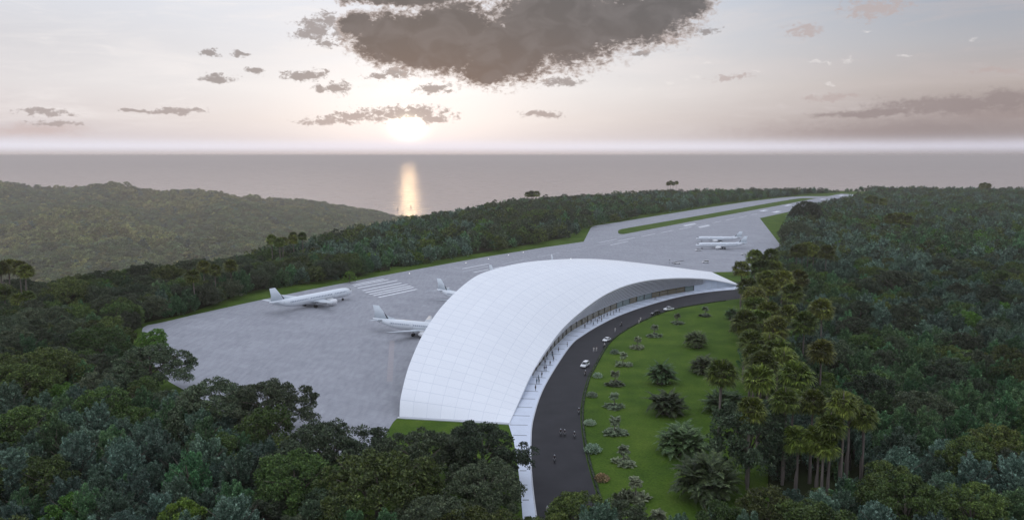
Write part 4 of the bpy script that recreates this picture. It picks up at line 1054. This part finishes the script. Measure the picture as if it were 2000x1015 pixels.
# lower boundary of open ground between forest left and lawn
OPN=openP
grid=9
def project(x,y,z):
    c,s=math.cos(TH),math.sin(TH); d=y*c-(z-H)*s; v=y*s+(z-H)*c
    return 1000+F*x/d, 507.5-F*v/d, d
cells={}
def cellkey(x,y): return int(x//14),int(y//14)
for p in placed: cells.setdefault(cellkey(p[0],p[1]),[]).append(p)
def clash(x,y,r):
    cx,cy=cellkey(x,y)
    for i in(-1,0,1):
        for j in(-1,0,1):
            for q in cells.get((cx+i,cy+j),()):
                if (q[0]-x)**2+(q[1]-y)**2<((q[2]+r)*.78)**2: return True
    return False
rg=np.random.default_rng(11)
n=60000
CX=np.concatenate([rg.uniform(-330,520,30000),rg.uniform(-700,1500,n)]); CY=np.concatenate([rg.uniform(105,520,30000),rg.uniform(105,1640,n)])
_,insP=poly_dist(CX,CY); PDm=poly_dist(CX,CY)[0]
ok=(PDm<45)&~inpoly(CX,CY,OPN)
u=np.abs(CX)/CY; ok&=(u<.72)
CX=CX[ok];CY=CY[ok]
cand=[]
nz=lambda x,y,s,k:math.sin(x/s+k)+math.cos(y/s*1.2+k*1.7)+.6*math.sin((x+y)/s*1.9+k)
kinds={'grey':['plume_grey0','plume_grey1','plume_grey2'],'fresh':['plume_fresh0','plume_fresh1','plume_fresh2'],'green':['round_green0','round_green1'],'dark':['round_dark0','round_dark1'],'olive':['round_olive0','round_olive1'],'big':['dome_dark0','dome_dark1','dome_olive0','dome_olive2']}
for x,y in zip(CX,CY):
    right=x>0.1*y
    q=nz(x,y,38,1.3 if right else 4.0); r_=rg.random()
    # on the left bottom the apron/terminal must not be overhung
    if r_<.05: k='green'
    elif right: k='grey' if (q>-.5 and r_<.66) else ('fresh' if r_<.74 else ('dark' if r_<.88 else 'olive'))
    else: k='grey' if (q>(1.15 if y<420 else .3) and r_<.7) else ('dark' if r_<.5 else ('olive' if r_<.78 else 'fresh'))
    if k in('dark','olive') and rg.random()<.10 and y<520: k='big'
    s=rg.uniform(.72,1.2); s=s*.85 if k=='big' else s
    rad={'grey':5.0,'fresh':4.8,'green':4.2,'dark':5.2,'olive':5.2,'big':10.5}[k]*s*.72
    if clash(x,y,rad): continue
    # keep clear of the terminal end grass and walkway
    if y<330:
        px,py,_=project(x,y,TREES[kinds[k][0]][2]*s)
        ylim=np.interp(px,[-200,200,290,380,480,590,640,740,770,1035],[560,600,690,700,752,775,822,850,848,850])
        if px<1060 and py<ylim: continue
        if 1000<px+rad*F/y and px<1100 and py<1000: continue
        if 1560<=px<1700 and 845<py<948: continue
        if 1060<px<1560:
            rp=rad*1.25*F/y
            if py<965 and px-rp<1425: continue
            if 1500<px and 845<py<948: continue
            if py>=965 and px<1400 and rg.random()<.6: continue
    cells.setdefault(cellkey(x,y),[]).append((x,y,rad)); cand.append((x,y,s,k))
print('forest trees',len(cand))
def seen(c):
    x,y,s,k=c; h=TREES[kinds[k][0]][2]*s; px,py,d=project(x,y,h*.8)
    inside=-40<px<2040 and py<1080
    return (h/d) if inside else 0
cand.sort(key=seen,reverse=True)
zone=lambda px,py:('in the right forest, lower part','in the right forest, middle part','in the right forest toward the skyline')[0 if py>700 else 1 if py>500 else 2] if px>1400 else ('in the near left forest, lower part','in the near left forest, upper part','in the forest strip beyond the runway')[0 if py>800 else 1 if py>600 else 2] if px<1000 or py<500 else 'at the bottom below the lawn'
desc={'grey':'grey green feathery tree','fresh':'deep green feathery tree','green':'bright green rounded bush tree','dark':'dark green rounded tree','olive':'olive green rounded tree','big':'broad spreading dark crowned tree'}
cnt={}
rest=[]
for c in cand:
    x,y,s,k=c
    if seen(c)>0 and cnt.get('n',0)<320:
        cnt['n']=cnt.get('n',0)+1
        px,py,_=project(x,y,8); z=zone(px,py)
        tree(random.choice(kinds[k]),x,y,s,desc[k]+' '+z,desc[k]+'s '+z)
    else: rest.append(c)
# ---- the rest as one mass per wood (geometry nodes on a point cloud mesh)
def lib(meshes,nm):
    c=bpy.data.collections.new(nm)
    for i,m in enumerate(meshes): c.objects.link(bpy.data.objects.new('%s_%02d'%(nm,i),m))
    return c
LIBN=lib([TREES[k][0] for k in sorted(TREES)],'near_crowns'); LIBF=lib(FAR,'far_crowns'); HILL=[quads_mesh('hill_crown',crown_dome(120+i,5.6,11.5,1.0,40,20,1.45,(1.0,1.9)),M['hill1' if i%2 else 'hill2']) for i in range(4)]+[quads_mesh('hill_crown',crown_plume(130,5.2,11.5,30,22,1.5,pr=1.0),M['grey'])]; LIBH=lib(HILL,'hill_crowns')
NK=sorted(TREES)
def scatter(name,pts,rot,scl,idx,coll):
    me=bpy.data.meshes.new(name); me.from_pydata([tuple(p) for p in pts],[],[])
    a=me.attributes.new('rot','FLOAT_VECTOR','POINT'); a.data.foreach_set('vector',np.asarray(rot,dtype=np.float32).ravel())
    a=me.attributes.new('scl','FLOAT_VECTOR','POINT'); a.data.foreach_set('vector',np.asarray(scl,dtype=np.float32).ravel())
    a=me.attributes.new('idx','INT','POINT'); a.data.foreach_set('value',np.asarray(idx,dtype=np.int32))
    o=link(name,me)
    ng=bpy.data.node_groups.new(name,'GeometryNodeTree'); ng.interface.new_socket('Geometry',in_out='INPUT',socket_type='NodeSocketGeometry'); ng.interface.new_socket('Geometry',in_out='OUTPUT',socket_type='NodeSocketGeometry')
    gi=ng.nodes.new('NodeGroupInput'); go=ng.nodes.new('NodeGroupOutput'); mp=ng.nodes.new('GeometryNodeMeshToPoints'); ip=ng.nodes.new('GeometryNodeInstanceOnPoints'); ci=ng.nodes.new('GeometryNodeCollectionInfo')
    ci.inputs['Collection'].default_value=coll; ci.inputs['Separate Children'].default_value=True; ci.inputs['Reset Children'].default_value=True
    def na(n_,t):
        q=ng.nodes.new('GeometryNodeInputNamedAttribute'); q.data_type=t; q.inputs['Name'].default_value=n_; return q.outputs['Attribute']
    lk=ng.links.new
    lk(gi.outputs[0],mp.inputs['Mesh']); lk(mp.outputs[0],ip.inputs['Points']); lk(ci.outputs[0],ip.inputs['Instance']); ip.inputs['Pick Instance'].default_value=True
    lk(na('idx','INT'),ip.inputs['Instance Index']); lk(na('rot','FLOAT_VECTOR'),ip.inputs['Rotation']); lk(na('scl','FLOAT_VECTOR'),ip.inputs['Scale']); lk(ip.outputs[0],go.inputs[0])
    md=o.modifiers.new('scatter','NODES'); md.node_group=ng; return o
def emit_rest(name,label,L_):
    if not L_: return
    A=np.array([(c[0],c[1]) for c in L_]); Z=height(A[:,0],A[:,1])
    near=[i for i,c in enumerate(L_) if c[1]<520]; far=[i for i,c in enumerate(L_) if c[1]>=520]
    FI={'grey':[0,5],'fresh':[1,6],'dark':[2,7],'olive':[3,8],'green':[4,9],'big':[2,8]}
    o=None
    for sel,lb,nm in((near,LIBN,name),(far,LIBF,name)):
        if not sel: continue
        idx=[(NK.index(random.choice(kinds[L_[i][3]])) if lb is LIBN else random.choice(FI[L_[i][3]])) for i in sel]
        sc_=[(lambda s:(s,s,s*random.uniform(.85,1.15)))(L_[i][2]*(1.06 if lb is LIBF else 1)*(1.7 if (lb is LIBF and L_[i][3]=='big') else 1)) for i in sel]
        o=scatter(nm,[(A[i,0],A[i,1],Z[i]) for i in sel],[(0,0,random.uniform(0,6.28)) for i in sel],sc_,idx,lb)
        tag(o,label+(' in the nearer woods' if lb is LIBN else ' in the farther woods'),'forest',kind='stuff')
emit_rest('right_forest','dense mixed green canopy right of the runway and lawn',[c for c in rest if c[0]>.1*c[1] and not (c[1]>700 and c[0]<.46*c[1]+ -20)])
emit_rest('left_forest','green canopy strip left of the runway',[c for c in rest if not(c[0]>.1*c[1] and not (c[1]>700 and c[0]<.46*c[1]-20))])
# ---- the hazy hill
n=40000
a=rg.uniform(-.74,-.07,n); D=np.sqrt(rg.uniform(1300**2,5700**2,n)); X=a*D; Y=D
Z=height(X,Y); d,ins=poly_dist(X,Y)
keep=(Z>SEA+1.0)&(~ins)&(d>40)
X=X[keep];Y=Y[keep];Z=Z[keep]; m=len(X)
kk=np.array([nz(x,y,230,2.2) for x,y in zip(X,Y)])
idx=[(random.choice([1,3,1,3,4]) if q>.5 else random.choice([0,2,0,2,1,4])) for q in kk]
s=rg.uniform(1.5,2.9,m)*np.where(kk>.5,1.2,1.0); sc3=np.stack([s*1.25,s*1.25,s*rg.uniform(.8,1.15,m)],1)
rot=np.zeros((m,3)); rot[:,2]=rg.uniform(0,6.28,m)
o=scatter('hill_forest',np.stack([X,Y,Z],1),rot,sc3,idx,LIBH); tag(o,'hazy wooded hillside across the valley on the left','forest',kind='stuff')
print('hill',m)
# slope trees below plateau rim handled by hill forest; lower ground cover on the forest floor
n=9000
X=rg.uniform(-320,620,n); Y=rg.uniform(110,560,n); d,ins=poly_dist(X,Y); k=ins&~inpoly(X,Y,OPN)&(np.abs(X)/Y<.72)
for i in range(len(X)):
    if k[i] and Y[i]<420:
        px,py,_=project(X[i],Y[i],4)
        if px<1060 and py<np.interp(px,[-200,200,290,380,480,590,640,740,770,1035],[560,600,690,720,780,810,860,900,900,900]): k[i]=False
        if 1000<px<1480 and py<990: k[i]=False
X=X[k];Y=Y[k]; m=len(X)
o=scatter('undergrowth',np.stack([X,Y,np.full(m,-1.2)],1),np.stack([np.zeros(m),np.zeros(m),rg.uniform(0,6.28,m)],1),np.stack([rg.uniform(.35,.6,m)]*3,1),rg.choice([0,1,2,3,5,6,7],m),LIBF); tag(o,'dark undergrowth beneath the nearer forest trees','undergrowth',kind='stuff')

# ------------------------------------------------------------------ haze
mb=MB(); mb.box((0,0,(80-307)/2),(420000,420000,387))
hz,nt,b=newmat('haze'); nt.nodes.remove(b); pvn=nt.nodes.new('ShaderNodeVolumePrincipled'); pvn.inputs['Color'].default_value=(1,.885,.81,1); pvn.inputs['Density'].default_value=.88e-4; pvn.inputs['Anisotropy'].default_value=.55
L(nt,pvn.outputs[0],nt.nodes['Material Output'].inputs['Volume'])
tag(mb.build('haze',hz),'thin warm evening haze over forest and sea',kind='stuff')

# ------------------------------------------------------------------ sun and sky
SUN_AZ,SUN_EL=azel(797,247)
LE=3.3
sun=bpy.data.lights.new('sun','SUN'); sun.energy=.026; sun.angle=R_(1.0); sun.color=(1,.74,.44)
so=bpy.data.objects.new('sun',sun); COL.objects.link(so)
d=Vector((math.sin(R_(SUN_AZ))*math.cos(R_(LE)),math.cos(R_(SUN_AZ))*math.cos(R_(LE)),math.sin(R_(LE))))
so.rotation_euler=d.to_track_quat('Z','Y').to_euler(); so.location=(0,0,200)

w=bpy.data.worlds.new('World'); sc.world=w; w.use_nodes=True; nt=w.node_tree; bg=nt.nodes['Background']
def MT(op,a,b=None,c=None,clamp=False):
    n=nt.nodes.new('ShaderNodeMath'); n.operation=op; n.use_clamp=clamp
    for i,q in enumerate((a,b,c)):
        if q is None: continue
        if isinstance(q,(int,float)): n.inputs[i].default_value=q
        else: nt.links.new(q,n.inputs[i])
    return n.outputs[0]
def MIX(f,a,b,bt='MIX'):
    n=nt.nodes.new('ShaderNodeMix'); n.data_type='RGBA'; n.blend_type=bt; n.clamp_factor=True
    for i,q in((0,f),(6,a),(7,b)):
        if isinstance(q,(int,float)): n.inputs[i].default_value=q
        elif isinstance(q,tuple): n.inputs[i].default_value=(*q,1)
        else: nt.links.new(q,n.inputs[i])
    return n.outputs[2]
def SS(x,a,b):
    n=nt.nodes.new('ShaderNodeMapRange'); n.interpolation_type='SMOOTHSTEP'; nt.links.new(x,n.inputs[0]); n.inputs[1].default_value=a; n.inputs[2].default_value=b; return n.outputs[0]
tc=nt.nodes.new('ShaderNodeTexCoord'); sp=nt.nodes.new('ShaderNodeSeparateXYZ'); L(nt,tc.outputs['Generated'],sp.inputs[0])
az=MT('MULTIPLY',MT('ARCTAN2',sp.outputs[0],sp.outputs[1]),57.2958); el=MT('MULTIPLY',MT('ARCSINE',sp.outputs[2]),57.2958)
el_c=MT('MAXIMUM',el,0.0)
def elramp(stops):   # stops in degrees up to 30
    r=ramp(nt,[(min(1,e/30),c) for e,c in stops]); nt.links.new(MT('DIVIDE',el_c,30.0,clamp=True),r.inputs[0]); return r.outputs[0]
ZEN=(.86,.96,1.17)
left=elramp([(0,(.80,.78,.84)),(.35,(.79,.77,.84)),(1.1,(.74,.68,.68)),(2.4,(.82,.765,.745)),(4.5,(.86,.84,.84)),(7,(.80,.80,.83)),(10.5,(.77,.80,.87)),(20,ZEN)])
right=elramp([(0,(.66,.64,.72)),(.35,(.62,.59,.66)),(1.1,(.37,.32,.32)),(2.4,(.35,.29,.285)),(4.5,(.48,.42,.40)),(7,(.44,.44,.47)),(10.5,(.33,.39,.48)),(20,ZEN)])
farleft=elramp([(0,(.76,.75,.82)),(.35,(.74,.73,.80)),(1.1,(.64,.58,.60)),(2.4,(.70,.64,.64)),(4.5,(.75,.72,.73)),(7,(.68,.67,.70)),(10.5,(.70,.73,.80)),(20,ZEN)])
base=MIX(SS(az,-2.0,34.0),left,right)
base=MIX(SS(az,-12.0,-36.0),base,farleft)
# sun glow
da=MT('SUBTRACT',az,SUN_AZ); de=MT('SUBTRACT',el,SUN_EL)
r2=MT('ADD',MT('MULTIPLY',da,da),MT('MULTIPLY',MT('MULTIPLY',de,de),1.5))
g1_=MT('MULTIPLY',MT('EXPONENT',MT('MULTIPLY',r2,-1/55.0)),.24)
g2_=MT('MULTIPLY',MT('EXPONENT',MT('MULTIPLY',r2,-1/1.1)),.8)
g3_=MT('MULTIPLY',MT('EXPONENT',MT('MULTIPLY',r2,-1/.22)),7.0)
def SC(v,c):
    n=nt.nodes.new('ShaderNodeVectorMath'); n.operation='SCALE'; n.inputs[0].default_value=c; nt.links.new(v,n.inputs['Scale']); return n.outputs[0]
glow=MIX(1.0,MIX(1.0,SC(g1_,(1,.95,.86)),SC(g2_,(1,.93,.72)),'ADD'),SC(g3_,(1,.93,.68)),'ADD')
sky=MIX(1.0,base,glow,'ADD')
# high thin cirrus streaks
cb=nt.nodes.new('ShaderNodeCombineXYZ'); nt.links.new(az,cb.inputs[0]); nt.links.new(el,cb.inputs[1])
mp=nt.nodes.new('ShaderNodeMapping'); mp.inputs['Scale'].default_value=(.09,.55,1); mp.inputs['Rotation'].default_value=(0,0,R_(-6)); L(nt,cb.outputs[0],mp.inputs[0])
nc=nt.nodes.new('ShaderNodeTexNoise'); nc.inputs['Scale'].default_value=1.0; nc.inputs['Detail'].default_value=7; nc.inputs['Roughness'].default_value=.6; nc.inputs['Distortion'].default_value=.6; L(nt,mp.outputs[0],nc.inputs[0])
mp2=nt.nodes.new('ShaderNodeMapping'); mp2.inputs['Scale'].default_value=(.35,1.9,1); mp2.inputs['Rotation'].default_value=(0,0,R_(7)); L(nt,cb.outputs[0],mp2.inputs[0])
nc2=nt.nodes.new('ShaderNodeTexNoise'); nc2.inputs['Scale'].default_value=1.0; nc2.inputs['Detail'].default_value=8; nc2.inputs['Roughness'].default_value=.65; nc2.inputs['Distortion'].default_value=.8; L(nt,mp2.outputs[0],nc2.inputs[0])
cf=MT('MULTIPLY',MT('ADD',SS(nc.outputs[0],.42,.75),MT('MULTIPLY',SS(nc2.outputs[0],.52,.75),.6),clamp=True),.5)
cf=MT('MULTIPLY',cf,SS(el,.8,3.0))
sky=MIX(cf,sky,MIX(SS(az,0.0,30.0),(.93,.89,.88),(.56,.50,.50)))
# warped coordinates for the cumulus
mw=nt.nodes.new('ShaderNodeMapping'); mw.inputs['Scale'].default_value=(.55,.85,1); L(nt,cb.outputs[0],mw.inputs[0])
nw=nt.nodes.new('ShaderNodeTexNoise'); nw.inputs['Scale'].default_value=1.0; nw.inputs['Detail'].default_value=8; nw.inputs['Roughness'].default_value=.62; L(nt,mw.outputs[0],nw.inputs[0])
nw2=nt.nodes.new('ShaderNodeTexNoise'); nw2.inputs['Scale'].default_value=2.6; nw2.inputs['Detail'].default_value=7; nw2.inputs['Roughness'].default_value=.68; L(nt,mw.outputs[0],nw2.inputs[0])
sb=nt.nodes.new('ShaderNodeVectorMath'); sb.operation='SUBTRACT'; sb.inputs[1].default_value=(.5,.5,.5); L(nt,nw.outputs['Color'],sb.inputs[0])
ml=nt.nodes.new('ShaderNodeVectorMath'); ml.operation='MULTIPLY'; ml.inputs[1].default_value=(2.0,1.1,0); L(nt,sb.outputs[0],ml.inputs[0])
wp=nt.nodes.new('ShaderNodeVectorMath'); wp.operation='ADD'; L(nt,cb.outputs[0],wp.inputs[0]); L(nt,ml.outputs[0],wp.inputs[1])
def field(blobs):
    acc=None
    for x,y,rx,ry in blobs:
        a0,e0=azel(x,y); a1,_=azel(x+rx,y); _,e1=azel(x,y-ry); ra=abs(a1-a0); re=abs(e1-e0)
        s=nt.nodes.new('ShaderNodeVectorMath'); s.operation='SUBTRACT'; s.inputs[1].default_value=(a0,e0,0); L(nt,wp.outputs[0],s.inputs[0])
        m_=nt.nodes.new('ShaderNodeVectorMath'); m_.operation='MULTIPLY'; m_.inputs[1].default_value=(1/ra,1/re,0); L(nt,s.outputs[0],m_.inputs[0])
        l=nt.nodes.new('ShaderNodeVectorMath'); l.operation='LENGTH'; L(nt,m_.outputs[0],l.inputs[0])
        acc=l.outputs['Value'] if acc is None else MT('MINIMUM',acc,l.outputs['Value'])
    return MT('SUBTRACT',1.0,acc)
bigb=[(775,75,105,62),(700,50,40,30),(880,70,120,80),(790,-10,170,26),(985,95,120,78),(1090,50,170,95),(1220,40,150,62),(1310,10,90,45),(955,135,75,36),(850,110,110,40)]
smallb=[(612,60,34,26),(642,40,26,18),(636,84,22,10),(668,64,18,24),(738,149,24,9),(776,141,30,12),(420,152,34,11),(405,103,18,8),(470,106,14,6),(497,140,20,9),(597,146,38,14),(622,171,14,11),(660,172,28,14),(848,173,34,14),(790,220,80,17),(700,228,62,12),(640,238,55,10),(850,230,40,12),(1100,158,44,10),(1068,221,28,9),(1033,221,18,7),(84,217,50,11),(340,216,45,9),(110,243,50,8),(270,218,30,5),(1382,61,24,9),(1255,105,14,7)]
pinkb=[(1710,15,66,26),(1570,60,36,16),(1428,150,42,9),(1620,190,46,8),(1300,75,40,12),(1940,140,60,7)]
bandb=[(1860,205,210,20),(1960,195,90,24),(1700,222,150,9)]
lowb=[(1750,262,480,34),(60,255,130,16)]
nw3=nt.nodes.new('ShaderNodeTexNoise'); nw3.inputs['Scale'].default_value=4.2; nw3.inputs['Detail'].default_value=4; nw3.inputs['Roughness'].default_value=.58; nw3.inputs['Distortion'].default_value=.8; L(nt,mw.outputs[0],nw3.inputs[0])
tex=MT('ADD',MT('MULTIPLY',MT('SUBTRACT',nw2.outputs[0],.5),1.0),MT('MULTIPLY',MT('SUBTRACT',nw3.outputs[0],.5),.75))
def mask(bl,k,a,b): return SS(MT('ADD',field(bl),MT('MULTIPLY',tex,k)),a,b)
FB=field(bigb); mB=SS(MT('ADD',FB,MT('MULTIPLY',tex,1.0)),-.16,.26)
coreB=SS(MT('ADD',FB,MT('MULTIPLY',tex,.8)),.02,.36)
darkc=MIX(SS(el,4.5,10.0),(.175,.150,.146),(.145,.140,.145))
tone=nt.nodes.new('ShaderNodeTexNoise'); tone.inputs['Scale'].default_value=.9; tone.inputs['Detail'].default_value=6; tone.inputs['Distortion'].default_value=.8; L(nt,mw.outputs[0],tone.inputs[0])
darkc=MIX(MT('MULTIPLY',SS(tone.outputs[0],.38,.68),.45),darkc,(.235,.22,.225))
sky=MIX(mask(lowb,.5,-.2,.9),sky,MIX(SS(az,0.0,30.0),(.62,.52,.51),(.33,.28,.28)))
sky=MIX(MT('MULTIPLY',mask(bandb,1.2,-.1,.6),.75),sky,(.30,.25,.25))
sky=MIX(MT('MULTIPLY',mask([(x,y,rx*1.2,ry) for x,y,rx,ry in pinkb],2.4,.0,.7),.75),sky,(.50,.42,.41))
wl=[(1380,123,14,5),(1590,122,16,5),(1622,124,20,6),(1655,118,16,6),(1770,112,24,5),(1310,163,14,6),(1366,150,16,5),(1335,158,12,4),(1622,163,20,5),(1900,82,24,5),(1700,60,16,4),(1245,178,12,4),(1475,138,14,4)]
sky=MIX(MT('MULTIPLY',mask(wl,2.8,.15,1.0),.45),sky,(.86,.82,.81))
mS=mask([(x,y,rx*1.25,ry) for x,y,rx,ry in smallb],2.3,-.02,.62)
sky=MIX(MT('MULTIPLY',mS,.82),sky,MIX(SS(el,1.0,5.0),(.44,.375,.365),(.27,.24,.24)))
edge_=MIX(coreB,(.50,.43,.41),darkc)
sky=MIX(mB,sky,edge_)
# white fog band on the horizon
eb=MT('SUBTRACT',el,.48)
sky=MIX(MT('MULTIPLY',MT('EXPONENT',MT('MULTIPLY',MT('MULTIPLY',eb,eb),-3.4)),.85),sky,MIX(SS(az,5.0,35.0),(.82,.80,.88),(.66,.64,.73)))
sky=MIX(MT('MULTIPLY',SS(el,.62,-.05),.95),sky,MIX(SS(az,0.0,34.0),(.56,.50,.50),(.36,.33,.34)))
core=MT('MULTIPLY',MT('EXPONENT',MT('MULTIPLY',r2,-1/.3)),2.2)
sky=MIX(1.0,sky,SC(core,(1,.93,.66)),'ADD')
# Nishita contribution
ns_=nt.nodes.new('ShaderNodeTexSky'); ns_.sky_type='NISHITA'; ns_.sun_disc=False; ns_.sun_elevation=R_(LE); ns_.sun_rotation=R_(SUN_AZ); ns_.air_density=1.2; ns_.dust_density=2.0
nn_=nt.nodes.new('ShaderNodeVectorMath'); nn_.operation='SCALE'; nn_.inputs['Scale'].default_value=.002; L(nt,ns_.outputs[0],nn_.inputs[0])
sky=MIX(1.0,sky,nn_.outputs[0],'ADD')
L(nt,sky,bg.inputs['Color']); bg.inputs['Strength'].default_value=1.0
w.cycles.sampling_method='MANUAL'; w.cycles.sample_map_resolution=512

# ------------------------------------------------------------------ camera
cam=bpy.data.cameras.new('camera'); co=bpy.data.objects.new('camera',cam); COL.objects.link(co); sc.camera=co
cam.sensor_width=36; cam.lens=36*F/2000; cam.clip_start=1; cam.clip_end=600000
co.location=(0,0,H); co.rotation_euler=(math.pi/2-TH,0,0)
sc.view_settings.view_transform='Standard'; sc.view_settings.look='None'; sc.view_settings.exposure=0; sc.view_settings.gamma=1
cy=sc.cycles; cy.max_bounces=5; cy.diffuse_bounces=3; cy.glossy_bounces=2; cy.transmission_bounces=2; cy.volume_bounces=0; cy.transparent_max_bounces=4
cy.use_denoising=True; cy.sample_clamp_indirect=5; cy.caustics_reflective=False; cy.caustics_refractive=False
cy.volume_max_steps=64
